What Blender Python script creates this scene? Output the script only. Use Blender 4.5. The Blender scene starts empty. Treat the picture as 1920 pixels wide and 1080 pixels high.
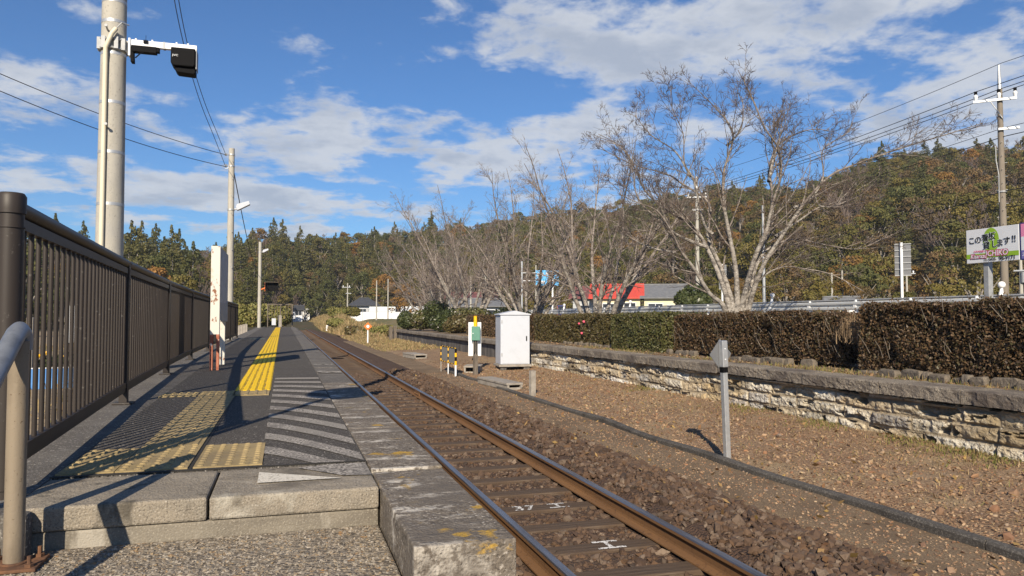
import bpy, bmesh, math, random
import numpy as np
from mathutils import Vector, Matrix, Euler
R = math.radians
random.seed(7); RNG = np.random.default_rng(7)
SC = bpy.context.scene
COL = SC.collection
# ---------------------------------------------------------------- camera
cam = bpy.data.cameras.new('camera'); camo = bpy.data.objects.new('camera', cam); COL.objects.link(camo)
camo.location = (0, 0, 1.75); camo.rotation_euler = (R(90 + 2.29), 0, R(-16.874))
cam.sensor_width = 36; cam.lens = 26.25; cam.clip_start = 0.05; cam.clip_end = 5000
SC.camera = camo
# ---------------------------------------------------------------- light
SUN_AZ, SUN_EL = 22.0, 29.5          # the light travels towards SUN_AZ (clockwise from +Y)
sl = bpy.data.lights.new('sun', 'SUN'); slo = bpy.data.objects.new('sun', sl); COL.objects.link(slo)
sl.energy = 5.0; sl.angle = R(0.42); sl.color = (1, .87, .68)
d = Vector((math.sin(R(SUN_AZ)) * math.cos(R(SUN_EL)), math.cos(R(SUN_AZ)) * math.cos(R(SUN_EL)), -math.sin(R(SUN_EL))))
slo.rotation_euler = d.to_track_quat('-Z', 'Y').to_euler()
SC.view_settings.view_transform = 'Standard'; SC.view_settings.look = 'None'
SC.view_settings.gamma = 1; SC.view_settings.exposure = 0.5
SC.cycles.max_bounces = 6; SC.cycles.transparent_max_bounces = 8
# ---------------------------------------------------------------- sky with clouds
W = bpy.data.worlds.new('World'); SC.world = W; W.use_nodes = True
nt = W.node_tree; nt.nodes.clear()
def wn(t, **k):
    n = nt.nodes.new(t)
    for a, b in k.items(): setattr(n, a, b)
    return n
def setin(n, i, v):
    if v is None: return
    if hasattr(v, 'is_linked') or isinstance(v, bpy.types.NodeSocket): n.id_data.links.new(v, n.inputs[i])
    else: n.inputs[i].default_value = v
def wm(op, a, b=None, c=None):
    n = wn('ShaderNodeMath', operation=op)
    setin(n, 0, a); setin(n, 1, b); setin(n, 2, c)
    return n.outputs[0]
def wramp(v, lo, hi, a=0., b=1., smooth=True):
    n = wn('ShaderNodeMapRange'); n.interpolation_type = 'SMOOTHSTEP' if smooth else 'LINEAR'
    setin(n, 0, v); setin(n, 1, lo); setin(n, 2, hi); setin(n, 3, a); setin(n, 4, b)
    return n.outputs[0]
def wmix(f, a, b, blend='MIX'):
    n = wn('ShaderNodeMix', data_type='RGBA', blend_type=blend)
    setin(n, 0, f); setin(n, 6, a); setin(n, 7, b)
    return n.outputs[2]
sky = wn('ShaderNodeTexSky', sky_type='NISHITA'); sky.sun_disc = False
sky.sun_elevation = R(SUN_EL); sky.sun_rotation = R(180 + SUN_AZ)
sky.air_density = 1.0; sky.dust_density = 0.25; sky.ozone_density = 3.0; sky.altitude = 200
tc = wn('ShaderNodeTexCoord'); sx = wn('ShaderNodeSeparateXYZ'); nt.links.new(tc.outputs['Generated'], sx.inputs[0])
DX, DY, DZ = sx.outputs
az = wm('ARCTAN2', DX, DY); el = wm('ARCSINE', DZ)
zz = wm('ADD', wm('MAXIMUM', DZ, 0.), .16)
cb = wn('ShaderNodeCombineXYZ'); nt.links.new(wm('DIVIDE', DX, zz), cb.inputs[0]); nt.links.new(wm('DIVIDE', DY, zz), cb.inputs[1])
def wnoise(scale, detail, rough, off, dist=0.):
    mp = wn('ShaderNodeMapping'); mp.inputs['Location'].default_value = off; nt.links.new(cb.outputs[0], mp.inputs[0])
    n = wn('ShaderNodeTexNoise'); nt.links.new(mp.outputs[0], n.inputs['Vector'])
    n.inputs['Scale'].default_value = scale; n.inputs['Detail'].default_value = detail
    n.inputs['Roughness'].default_value = rough; n.inputs['Distortion'].default_value = dist
    return n.outputs['Fac']
CLOUDS = [  # azimuth, elevation, half-widths (degrees), tilt, weight: the banks that stand over the valley
    (29, 20.8, 24, 4.8, -.06, .86), (46, 16.5, 13, 4.4, 0, .68), (19, 19.6, 11, 2.2, -.1, .55), (44, 21, 12, 3, 0, .6),
    (2.5, 13.2, 11, 3.4, .1, .82), (18, 12.9, 12, 3.2, .16, .9), (-16, 14.2, 7, 2.3, .1, .85), (-6, 13.6, 6, 2.6, 0, .5), (29, 13.5, 10, 2.6, .1, .6),
    (-15, 9.4, 7, 1.8, 0, .85), (-4, 8.6, 14, 1.9, -.03, .92), (7, 8.2, 8, 1.4, -.05, .7), (-10, 6.8, 9, 1.0, 0, .6), (1, 6.4, 5, .9, .1, .75),
    (50, 12.3, 13, 3.2, 0, .75), (-18, 19.8, 9, 1.5, 0, .35), (-2, 20.2, 8, 1.6, -.1, .38), (12, 6.2, 9, 1.6, 0, .5), (28, 9.5, 14, 1.8, 0, .5),
    (-45, 12, 16, 5, 0, .7), (75, 16, 16, 6, 0, .8), (120, 20, 25, 8, 0, .7), (-100, 24, 30, 8, 0, .6), (170, 30, 40, 7, 0, .5), (20, 50, 40, 9, 0, .5)]
cover = None
for (a0, e0, wa, we, tilt, wt) in CLOUDS:
    da = wm('SUBTRACT', az, R(a0))
    de = wm('SUBTRACT', wm('SUBTRACT', el, R(e0)), wm('MULTIPLY', da, tilt))
    q = wm('SQRT', wm('ADD', wm('POWER', wm('DIVIDE', da, R(wa)), 2.), wm('POWER', wm('ABSOLUTE', wm('DIVIDE', de, R(we))), 2.)))
    m = wramp(q, 1.35, .25, 0., wt)
    cover = m if cover is None else wm('MAXIMUM', cover, m)
n1 = wnoise(3.6, 9., .58, (3.1, 1.7, 0.), .2)
n2 = wnoise(11., 7., .62, (9.1, 4.7, 0.), .3)
dens = wm('ADD', wm('ADD', wm('MULTIPLY', wm('SUBTRACT', n1, .5), 2.1), wm('MULTIPLY', wm('SUBTRACT', n2, .5), .95)), wm('MULTIPLY', cover, .9))
mask = wramp(dens, .30, .78)
n3 = wnoise(3.8, 6., .55, (3.1, 1.84, .3))
thick = wramp(wm('ADD', wm('MULTIPLY', dens, .55), wm('MULTIPLY', n3, 1.5)), 1.0, 1.5)
ccol = wmix(thick, (6.9, 7.2, 7.7, 1), (4.7, 5.2, 6.1, 1))
tint = wmix(1.0, sky.outputs[0], (.55, .86, 1.18, 1), 'MULTIPLY')
full = wmix(wm('MULTIPLY', mask, .88), tint, ccol)
bg = wn('ShaderNodeBackground'); bg.inputs[1].default_value = .069
nt.links.new(full, bg.inputs[0])
wo = wn('ShaderNodeOutputWorld'); nt.links.new(bg.outputs[0], wo.inputs[0])

# ---------------------------------------------------------------- helpers: noise, meshes, materials
_T = np.random.default_rng(99).random(65536)
def vnoise(P):
    P = np.asarray(P, float); I = np.floor(P).astype(np.int64); f = P - I; f = f * f * (3 - 2 * f)
    out = 0
    for dx in (0, 1):
        for dy in (0, 1):
            for dz in (0, 1):
                h = ((I[:, 0] + dx) * 73856093 ^ (I[:, 1] + dy) * 19349663 ^ (I[:, 2] + dz) * 83492791) & 65535
                w = (f[:, 0] if dx else 1 - f[:, 0]) * (f[:, 1] if dy else 1 - f[:, 1]) * (f[:, 2] if dz else 1 - f[:, 2])
                out = out + w * _T[h]
    return out
def fbm(P, octv=4, gain=.5):
    P = np.asarray(P, float); s = 0; a = 1; t = 0
    for k in range(octv):
        s = s + a * vnoise(P * 2 ** k + 17.3 * k); t += a; a *= gain
    return s / t
def np_mesh(name, V, F, mats, midx=None, smooth=False):
    me = bpy.data.meshes.new(name); V = np.asarray(V, np.float32); F = np.asarray(F, np.int32); k = F.shape[1]
    me.vertices.add(len(V)); me.vertices.foreach_set('co', V.ravel())
    me.loops.add(F.size); me.loops.foreach_set('vertex_index', F.ravel())
    me.polygons.add(len(F)); me.polygons.foreach_set('loop_start', np.arange(0, F.size, k, dtype=np.int32))
    if midx is not None: me.polygons.foreach_set('material_index', np.asarray(midx, np.int32))
    me.polygons.foreach_set('use_smooth', np.full(len(F), smooth))
    for m in (mats if isinstance(mats, (list, tuple)) else [mats]): me.materials.append(m)
    me.update(calc_edges=True); me.validate()
    return me
def link(name, me, parent=None, loc=None):
    o = bpy.data.objects.new(name, me); COL.objects.link(o)
    if parent: o.parent = parent
    if loc: o.location = loc
    return o
def tag(o, label=None, cat=None, group=None, kind=None):
    if label: o['label'] = label
    if cat: o['category'] = cat
    if group: o['group'] = group
    if kind: o['kind'] = kind
    return o
def empty(name, loc=(0, 0, 0), rz=0., label=None, cat=None, group=None):
    o = bpy.data.objects.new(name, None); COL.objects.link(o); o.location = loc; o.rotation_euler = (0, 0, rz)
    return tag(o, label, cat, group)
def copy_tree(o, parent=None):
    c = o.copy(); COL.objects.link(c)
    if parent: c.parent = parent
    for ch in list(o.children): copy_tree(ch, c)
    return c
class MB:
    def __init__(s): s.v = []; s.f = []; s.m = []
    def add(s, vs, fs, mi=0):
        b = len(s.v); s.v += [tuple(v) for v in vs]; s.f += [tuple(b + i for i in f) for f in fs]; s.m += [mi] * len(fs); return s
    def box(s, x0, x1, y0, y1, z0, z1, mi=0, M=None):
        vs = [(x, y, z) for z in (z0, z1) for y in (y0, y1) for x in (x0, x1)]
        if M is not None: vs = [M @ Vector(v) for v in vs]
        return s.add(vs, [(0, 2, 3, 1), (4, 5, 7, 6), (0, 1, 5, 4), (2, 6, 7, 3), (0, 4, 6, 2), (1, 3, 7, 5)], mi)
    def tube(s, pts, rad, n=8, mi=0, cap=True):
        pts = [Vector(p) for p in pts]; k = len(pts)
        if not hasattr(rad, '__len__'): rad = [rad] * k
        vs = []; up = None
        for i, p in enumerate(pts):
            t = (pts[min(i + 1, k - 1)] - pts[max(i - 1, 0)]); t = t.normalized() if t.length > 1e-9 else Vector((0, 0, 1))
            if up is None: up = Vector((1, 0, 0)) if abs(t.x) < .8 else Vector((0, 1, 0))
            a = up - t * up.dot(t); a.normalize(); up = a; b = t.cross(a)
            for j in range(n):
                q = 2 * math.pi * j / n
                vs.append(p + (a * math.cos(q) + b * math.sin(q)) * rad[i])
        fs = [(i * n + j, i * n + (j + 1) % n, (i + 1) * n + (j + 1) % n, (i + 1) * n + j) for i in range(k - 1) for j in range(n)]
        if cap: fs += [tuple(range(n))[::-1], tuple((k - 1) * n + j for j in range(n))]
        return s.add(vs, fs, mi)
    def prism(s, poly, axis, a0, a1, mi=0, M=None):   # poly in the plane across axis, extruded a0..a1
        n = len(poly)
        def P(u, v, a): return {'x': (a, u, v), 'y': (u, a, v), 'z': (u, v, a)}[axis]
        vs = [P(u, v, a0) for u, v in poly] + [P(u, v, a1) for u, v in poly]
        if M is not None: vs = [M @ Vector(v) for v in vs]
        fs = [(i, (i + 1) % n, n + (i + 1) % n, n + i) for i in range(n)] + [tuple(range(n))[::-1], tuple(range(n, 2 * n))]
        return s.add(vs, fs, mi)
    def ball(s, c, r, n=10, mi=0, sz=1.):
        vs = [(c[0], c[1], c[2] - r * sz)]; m = n // 2
        for i in range(1, m):
            a = -math.pi / 2 + math.pi * i / m
            vs += [(c[0] + r * math.cos(a) * math.cos(2 * math.pi * j / n), c[1] + r * math.cos(a) * math.sin(2 * math.pi * j / n), c[2] + r * sz * math.sin(a)) for j in range(n)]
        vs.append((c[0], c[1], c[2] + r * sz)); t = len(vs) - 1
        fs = [(0, 1 + (j + 1) % n, 1 + j) for j in range(n)]
        for i in range(m - 2): fs += [(1 + i * n + j, 1 + i * n + (j + 1) % n, 1 + (i + 1) * n + (j + 1) % n, 1 + (i + 1) * n + j) for j in range(n)]
        fs += [(1 + (m - 2) * n + j, 1 + (m - 2) * n + (j + 1) % n, t) for j in range(n)]
        return s.add(vs, fs, mi)
    def build(s, name, mats, parent=None, smooth=False, bevel=0., loc=None, recalc=True):
        me = bpy.data.meshes.new(name); me.from_pydata(s.v, [], s.f)
        for m in (mats if isinstance(mats, (list, tuple)) else [mats]): me.materials.append(m)
        me.polygons.foreach_set('material_index', s.m)
        if recalc:
            bm = bmesh.new(); bm.from_mesh(me); bmesh.ops.recalc_face_normals(bm, faces=bm.faces); bm.to_mesh(me); bm.free()
        o = link(name, me, parent, loc)
        if smooth:
            me.polygons.foreach_set('use_smooth', [True] * len(me.polygons)); me.set_sharp_from_angle(angle=R(40))
        if bevel:
            b = o.modifiers.new('bevel', 'BEVEL'); b.width = bevel; b.segments = 2; b.limit_method = 'ANGLE'
        me.update()
        return o

def mat(name, base, layers=(), rough=.85, metal=0., bump=None, spec=.3, coord='Object', attr=None, isl=None, obj=None, trans=0., bump2=None):
    """base colour plus noise layers (scale, lo, hi, colour[, detail[, stretch]]); bump = (scale, distance[, detail])"""
    m = bpy.data.materials.new(name); m.use_nodes = True; t = m.node_tree; t.nodes.clear()
    out = t.nodes.new('ShaderNodeOutputMaterial'); p = t.nodes.new('ShaderNodeBsdfPrincipled'); t.links.new(p.outputs[0], out.inputs[0])
    p.inputs['Roughness'].default_value = rough; p.inputs['Metallic'].default_value = metal; p.inputs['Specular IOR Level'].default_value = spec
    tcn = t.nodes.new('ShaderNodeTexCoord')
    src = tcn.outputs['Object' if coord == 'World' else coord]
    if coord == 'World':
        src = t.nodes.new('ShaderNodeNewGeometry').outputs['Position']
    rgb = t.nodes.new('ShaderNodeRGB'); rgb.outputs[0].default_value = (*base, 1); cur = rgb.outputs[0]
    if attr:
        a = t.nodes.new('ShaderNodeAttribute'); a.attribute_name = attr; cur = a.outputs['Color']
    def mixn(f, a, b, blend='MIX'):
        n = t.nodes.new('ShaderNodeMix'); n.data_type = 'RGBA'; n.blend_type = blend
        for i, v in ((0, f), (6, a), (7, b)): setin(n, i, v)
        return n.outputs[2]
    for node, cols in (('ShaderNodeNewGeometry', isl), ('ShaderNodeObjectInfo', obj)):
        if cols:
            g = t.nodes.new(node); o = g.outputs['Random Per Island' if cols is isl else 'Random']
            rp = t.nodes.new('ShaderNodeValToRGB'); e = rp.color_ramp.elements
            while len(e) < len(cols): e.new(.5)
            for i, c in enumerate(cols): e[i].position = i / max(1, len(cols) - 1); e[i].color = (*c, 1)
            t.links.new(o, rp.inputs[0])
            cur = rp.outputs[0] if node == 'ShaderNodeNewGeometry' else mixn(1., cur, rp.outputs[0], 'MULTIPLY')
    for i, L in enumerate(layers):
        sc, lo, hi, c = L[:4]; det = L[4] if len(L) > 4 else 5; st = L[5] if len(L) > 5 else None
        v = src
        mp = t.nodes.new('ShaderNodeMapping'); t.links.new(src, mp.inputs[0]); v = mp.outputs[0]
        mp.inputs['Location'].default_value = (3.7 * i, 1.3 * i, 2.1 * i)
        if st: mp.inputs['Scale'].default_value = st
        n = t.nodes.new('ShaderNodeTexNoise'); t.links.new(v, n.inputs['Vector']); n.inputs['Scale'].default_value = sc
        n.inputs['Detail'].default_value = det; n.inputs['Roughness'].default_value = .62
        r = t.nodes.new('ShaderNodeMapRange'); t.links.new(n.outputs['Fac'], r.inputs[0]); r.inputs[1].default_value = lo; r.inputs[2].default_value = hi
        cur = mixn(r.outputs[0], cur, (*c, 1))
    t.links.new(cur, p.inputs['Base Color'])
    prev = None
    for bmp in (bump, bump2):
        if bmp:
            n = t.nodes.new('ShaderNodeTexNoise'); t.links.new(src, n.inputs['Vector']); n.inputs['Scale'].default_value = bmp[0]
            n.inputs['Detail'].default_value = bmp[2] if len(bmp) > 2 else 4
            b = t.nodes.new('ShaderNodeBump'); b.inputs['Distance'].default_value = bmp[1]; b.inputs['Strength'].default_value = 1
            t.links.new(n.outputs['Fac'], b.inputs['Height'])
            if prev: t.links.new(prev, b.inputs['Normal'])
            prev = b.outputs[0]
    if prev: t.links.new(prev, p.inputs['Normal'])
    if trans:
        tr = t.nodes.new('ShaderNodeBsdfTranslucent'); t.links.new(cur, tr.inputs[0]); mx = t.nodes.new('ShaderNodeMixShader'); mx.inputs[0].default_value = trans
        t.links.new(p.outputs[0], mx.inputs[1]); t.links.new(tr.outputs[0], mx.inputs[2]); t.links.new(mx.outputs[0], out.inputs[0])
    return m
M = {}
M['asphalt'] = mat('asphalt', (.078, .071, .065), [(1.2, .42, .66, (.09, .083, .075)), (90, .52, .62, (.16, .148, .135), 3), (60, .62, .68, (.42, .39, .36), 4), (110, .56, .62, (.022, .02, .019), 2), (.35, .55, .7, (.09, .082, .074))], .95, bump=(140, .007), spec=.15)
M['coping_old'] = mat('coping_old', (.19, .16, .128), [(3, .42, .66, (.12, .10, .08), 8), (32, .5, .64, (.27, .235, .19), 7), (70, .57, .63, (.44, .4, .35), 4), (48, .55, .62, (.05, .042, .035), 5), (1.6, .6, .7, (.24, .19, .09)), (9, .54, .60, (.50, .46, .40), 10, (.35, 1, 1)), (30, .5, .6, (.14, .118, .095), 7), (2.5, .5, .64, (.14, .12, .10), 8), (5, .62, .67, (.40, .25, .05), 9, (1, 1, 2))], .95, bump=(110, .008), bump2=(18, .012))
M['coping_gray'] = mat('coping_gray', (.095, .086, .077), [(2.2, .42, .65, (.14, .128, .113), 6), (90, .54, .66, (.2, .185, .165), 2), (60, .6, .66, (.42, .39, .35), 5), (7, .58, .72, (.2, .19, .17))], .95, bump=(150, .005))
M['concrete_block'] = mat('concrete_block', (.29, .25, .195), [(3, .40, .65, (.2, .175, .14), 9), (18, .5, .66, (.24, .212, .17), 8), (120, .54, .64, (.13, .112, .09), 3), (150, .57, .66, (.4, .36, .3), 3), (1.3, .52, .62, (.13, .113, .09), 9), (7, .58, .68, (.1, .088, .07), 9, (1, 1, .35)), (2.2, .6, .68, (.4, .37, .31), 9)], .95, bump=(120, .006), bump2=(16, .008))
M['concrete_course'] = mat('concrete_course', (.22, .195, .155), [(4, .42, .62, (.14, .122, .098), 9), (130, .54, .66, (.3, .27, .22), 3), (1.6, .52, .66, (.1, .09, .075), 9), (5, .58, .66, (.34, .31, .26), 9, (1, 1, .3))], .95, bump=(130, .004))
M['aggregate'] = mat('aggregate', (.24, .205, .16), [(55, .46, .58, (.11, .092, .072), 5), (30, .57, .64, (.46, .41, .32), 5), (26, .63, .68, (.36, .21, .09), 2), (3, .55, .7, (.24, .21, .165))], .9, bump=(60, .016, 3))
M['pole_brown'] = mat('pole_brown', (.22, .19, .155), [(8, .45, .7, (.17, .145, .12), 6, (1, 1, .25))], .9)
M['concrete_pole'] = mat('concrete_pole', (.42, .40, .35), [(8, .45, .7, (.33, .315, .28), 6, (1, 1, .25)), (60, .62, .7, (.2, .19, .17), 2), (1.2, .5, .7, (.36, .35, .33))], .85, bump=(40, .002))
M['white_paint'] = mat('white_paint', (.80, .81, .82), [(6, .55, .8, (.72, .73, .74), 5, (1, 1, .3))], .45)
M['worn_white'] = mat('worn_white', (.42, .385, .34), [(75, .47, .55, (.10, .09, .08), 5), (5, .47, .66, (.17, .155, .14), 8), (1.5, .5, .64, (.26, .24, .21), 6)], .9, bump=(190, .004), coord='World')
M['worn_faint'] = mat('worn_faint', (.18, .16, .135), [(3, .45, .68, (.12, .105, .09)), (32, .48, .62, (.30, .27, .23), 6), (60, .56, .64, (.045, .04, .035), 4), (24, .51, .56, (.58, .55, .5), 9), (4, .5, .6, (.17, .15, .13), 4)], .9, bump=(190, .004), coord='World')
M['joint_dark'] = mat('joint_dark', (.03, .028, .025))
M['tile_ochre'] = mat('tile_ochre', (.35, .265, .132), [(5, .42, .62, (.27, .205, .10), 6), (30, .56, .66, (.17, .135, .08), 5), (2, .56, .68, (.22, .17, .095))], .85, bump=(120, .002))
M['tile_yellow'] = mat('tile_yellow', (.80, .52, .005), [(20, .62, .74, (.55, .36, .03), 4), (3, .6, .75, (.66, .43, .02))], .7)
M['fence_brown'] = mat('fence_brown', (.034, .027, .023), [(5, .5, .75, (.046, .037, .031), 5, (1, 1, .3)), (40, .66, .72, (.1, .09, .08), 3)], .5, metal=.0, spec=.35)
M['fence_dark'] = mat('fence_dark', (.018, .013, .011), rough=.5)
M['galv'] = mat('galv', (.50, .51, .52), [(14, .45, .7, (.40, .41, .42), 5)], .42, metal=.55)
M['galv_dull'] = mat('galv_dull', (.36, .37, .38), [(12, .45, .7, (.30, .31, .32), 5)], .6, metal=.3)
M['handrail'] = mat('handrail', (.25, .205, .15), [(9, .46, .62, (.185, .15, .108), 6, (1, 1, .35)), (70, .64, .72, (.11, .075, .045), 3), (4, .56, .7, (.31, .265, .2), 6), (10, .69, .72, (.16, .085, .04))], .6, metal=.1, bump=(160, .001))
M['handrail_top'] = mat('handrail_top', (.25, .27, .30), [(9, .48, .62, (.17, .185, .21), 5)], .45, metal=.5)
M['rust_plate'] = mat('rust_plate', (.17, .085, .045), [(14, .45, .62, (.10, .055, .035))], .9, bump=(60, .003))
M['rail_rust'] = mat('rail_rust', (.185, .098, .043), [(3, .4, .65, (.14, .075, .036), 6, (1, .2, 1)), (30, .55, .7, (.10, .052, .028))], .8, bump=(120, .001))
M['rail_top'] = mat('rail_top', (.30, .29, .29), [(6, .45, .65, (.20, .16, .13), 4, (3, .15, 1))], .32, metal=.85)
M['sleeper'] = mat('sleeper', (.10, .068, .046), [(5, .4, .62, (.062, .043, .031), 8, (.25, 6, 1)), (9, .56, .7, (.15, .115, .085), 6, (.2, 8, 1))], .95, bump=(16, .008, 8))
M['ballast_bed'] = mat('ballast_bed', (.075, .047, .034), [(30, .42, .6, (.12, .072, .048), 3), (55, .54, .62, (.05, .032, .024), 2), (1.2, .45, .65, (.095, .062, .043))], .95, bump=(38, .05, 3), coord='World')
M['soil'] = mat('soil', (.285, .18, .105), [(2.0, .42, .62, (.19, .112, .064), 8), (34, .5, .6, (.42, .295, .18), 6), (.8, .5, .62, (.33, .24, .14), 7), (48, .53, .6, (.09, .058, .038), 5), (.9, .55, .68, (.29, .21, .135), 6)], .95, bump=(40, .03, 4), coord='World')
M['grit'] = mat('grit', (.19, .132, .082), [(60, .5, .62, (.33, .25, .155), 5), (70, .54, .62, (.08, .057, .038), 5), (1.3, .45, .62, (.15, .105, .065), 8)], .95, bump=(120, .01, 3), coord='World')
M['stone_piece'] = mat('stone_piece', (.15, .1, .07), [(30, .5, .7, (.075, .048, .035), 5)], .9, isl=[(.058, .038, .028), (.09, .057, .039), (.122, .077, .049), (.07, .045, .033), (.155, .112, .082), (.085, .054, .037), (.115, .066, .036), (.038, .028, .024), (.2, .15, .11)], bump=(40, .004), coord='World')
M['pebble'] = mat('pebble', (.2, .13, .08), rough=.9, isl=[(.25, .153, .092), (.35, .235, .14), (.13, .077, .053), (.285, .178, .105), (.2, .15, .118), (.40, .29, .185), (.29, .15, .08), (.17, .097, .062)])
M['litter'] = mat('litter', (.2, .12, .06), rough=.8, isl=[(.28, .175, .09), (.2, .11, .055), (.38, .28, .16), (.15, .09, .055)])
M['leaf_dead'] = mat('leaf_dead', (.2, .1, .05), rough=.7, isl=[(.24, .13, .055), (.15, .075, .035), (.33, .21, .09), (.38, .25, .08), (.1, .055, .03)], trans=.15)
M['moss'] = mat('moss', (.13, .15, .03), rough=.9, isl=[(.12, .14, .03), (.2, .19, .06), (.28, .21, .1), (.22, .15, .08)], trans=.2)
M['dry_grass'] = mat('dry_grass', (.36, .26, .13), rough=.8, isl=[(.36, .25, .12), (.46, .35, .19), (.27, .18, .09), (.2, .19, .07), (.4, .3, .15)], trans=.25)
M['wallstone'] = mat('wallstone', (.4, .35, .25), [(30, .52, .66, (.22, .17, .11), 5), (8, .62, .74, (.62, .6, .53), 6), (6, .62, .74, (.07, .062, .055), 7)], .95, bump=(60, .012, 6), attr='Col', coord='World')
M['coping_wall'] = mat('coping_wall', (.24, .205, .165), [(45, .5, .62, (.36, .32, .26), 5), (60, .55, .62, (.06, .05, .042), 4), (1.5, .45, .65, (.12, .1, .085))], .95, bump=(70, .014, 3), coord='World')
M['far_wall'] = mat('far_wall', (.12, .11, .105), [(2.2, .40, .66, (.045, .042, .041), 7, (1, 1, .3)), (1.1, .55, .7, (.24, .225, .2), 5, (1, 2.5, .25)), (30, .58, .7, (.2, .19, .17))], .95, bump=(30, .006), coord='World')
M['edging'] = mat('edging', (.17, .142, .112), [(9, .4, .62, (.1, .085, .068), 6), (50, .58, .7, (.3, .26, .2))], .95, bump=(30, .014))
M['old_ground'] = mat('old_ground', (.2, .145, .1), [(3, .4, .62, (.13, .1, .07), 8), (30, .5, .62, (.3, .22, .14), 4), (1.4, .58, .7, (.12, .12, .05), 6)], .95, bump=(30, .03), coord='World')
M['left_dirt'] = mat('left_dirt', (.32, .25, .165), [(2, .42, .65, (.25, .19, .12), 7), (40, .55, .65, (.4, .33, .24))], .95, bump=(30, .012), coord='World')
M['terrain'] = mat('terrain', (.07, .06, .028), [(.05, .42, .62, (.085, .062, .03), 8), (.4, .45, .65, (.04, .045, .018), 6)], .95, coord='World')
M['field'] = mat('field', (.13, .12, .05), [(.2, .42, .62, (.2, .15, .08), 8), (2, .5, .65, (.09, .1, .035), 6)], .95, coord='World')
M['road'] = mat('road', (.06, .06, .062), [(1, .45, .65, (.08, .08, .08))], .9, bump=(80, .004))
M['bark'] = mat('bark', (.30, .27, .235), [(5, .45, .58, (.12, .105, .092), 6, (1, 1, 2)), (26, .55, .66, (.56, .53, .48), 4, (1, 1, 2.5)), (2, .56, .66, (.1, .085, .075))], .9, bump=(30, .012))
M['twig_pale'] = mat('twig_pale', (.19, .152, .133), [(3, .48, .62, (.28, .235, .21), 4), (8, .58, .7, (.11, .085, .075))], .85)
M['bark_upper'] = mat('bark_upper', (.24, .205, .178), [(4, .45, .6, (.10, .08, .07), 6, (1, 1, 2)), (20, .55, .68, (.36, .33, .29), 4)], .9)
M['twig'] = mat('twig', (.095, .073, .063), [(3, .5, .64, (.19, .155, .135), 4), (8, .55, .68, (.06, .045, .04))], .85)
M['white_box'] = mat('white_box', (.52, .55, .61), [(3, .5, .8, (.47, .50, .55), 5)], .38)
M['green_paint'] = mat('green_paint', (.105, .25, .19), [(6, .5, .7, (.09, .21, .16))], .5)
M['yellow_paint'] = mat('yellow_paint', (.85, .47, .01), rough=.45)
M['orange_paint'] = mat('orange_paint', (.75, .17, .03), rough=.5)
M['black'] = mat('black', (.006, .006, .007), rough=.65, spec=.08)
M['wire'] = mat('wire', (.02, .02, .022), rough=.6)
M['cream_pipe'] = mat('cream_pipe', (.66, .60, .46), rough=.4)
M['trough'] = mat('trough', (.34, .31, .27), [(6, .42, .65, (.24, .215, .185)), (60, .58, .68, (.14, .12, .1))], .95, bump=(60, .004))
M['dark_kerb'] = mat('dark_kerb', (.072, .066, .06), [(40, .52, .64, (.14, .13, .115), 3), (3, .5, .66, (.05, .045, .04)), (110, .6, .68, (.25, .23, .2), 2)], .95, bump=(70, .005))
M['wood_gray'] = mat('wood_gray', (.19, .16, .13), [(8, .42, .62, (.11, .092, .075), 6, (4, 4, .4))], .95, bump=(30, .006))
M['grey_panel'] = mat('grey_panel', (.24, .23, .21), [(9, .45, .62, (.22, .21, .19))], .9)
M['sign_grey'] = mat('sign_grey', (.17, .175, .185), [(5, .45, .7, (.15, .155, .165))], .55, metal=.3)
M['board_white'] = mat('board_white', (.70, .72, .75), [(5, .5, .75, (.62, .64, .67), 5)], .5)
M['rusty_white'] = mat('rusty_white', (.60, .58, .53), [(9, .57, .61, (.23, .10, .05), 7, (1, 1, .6)), (3, .6, .7, (.5, .42, .3), 5)], .6)
M['rust_red'] = mat('rust_red', (.42, .16, .10), [(14, .5, .6, (.3, .10, .06), 5), (18, .6, .66, (.7, .62, .55), 4)], .8)
M['board_shade'] = mat('board_shade', (.46, .47, .48), [(3, .45, .65, (.36, .37, .38), 6, (1, 1, 2)), (12, .6, .7, (.25, .25, .25), 4)], .6)
M['blue_sheet'] = mat('blue_sheet', (.10, .27, .62), [(3, .45, .65, (.16, .36, .70), 4, (1, 6, 1))], .5)
M['blue_sign'] = mat('blue_sign', (.10, .42, .80), rough=.5)
M['sign_blue_dark'] = mat('sign_blue_dark', (.03, .035, .16), rough=.5)
M['sign_violet'] = mat('sign_violet', (.17, .15, .40), rough=.5)
M['sign_pink'] = mat('sign_pink', (.72, .25, .42), rough=.5)
M['sign_magenta'] = mat('sign_magenta', (.62, .05, .20), rough=.5)
M['sign_green'] = mat('sign_green', (.26, .44, .035), rough=.5)
M['ink'] = mat('ink', (.015, .016, .02), rough=.5)
M['red_tile'] = mat('red_tile', (.62, .085, .06), [(2, .45, .7, (.5, .07, .05)), (14, .5, .6, (.42, .06, .045), 2, (1, 1, 3))], .6, bump=(8, .03))
M['maroon_tile'] = mat('maroon_tile', (.19, .075, .075), [(2, .45, .7, (.14, .06, .06))], .7)
M['grey_tile'] = mat('grey_tile', (.15, .155, .165), [(3, .45, .7, (.2, .205, .21))], .6, bump=(10, .03))
M['dark_tile'] = mat('dark_tile', (.055, .058, .066), [(3, .45, .7, (.075, .078, .085))], .55, bump=(10, .03))
M['white_roof'] = mat('white_roof', (.74, .78, .78), [(2, .5, .75, (.62, .66, .66))], .5)
M['cream_wall'] = mat('cream_wall', (.70, .64, .44), [(1.5, .5, .75, (.62, .57, .40))], .8)
M['grey_wall'] = mat('grey_wall', (.42, .44, .46), [(1.5, .5, .75, (.36, .38, .40))], .8)
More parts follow.
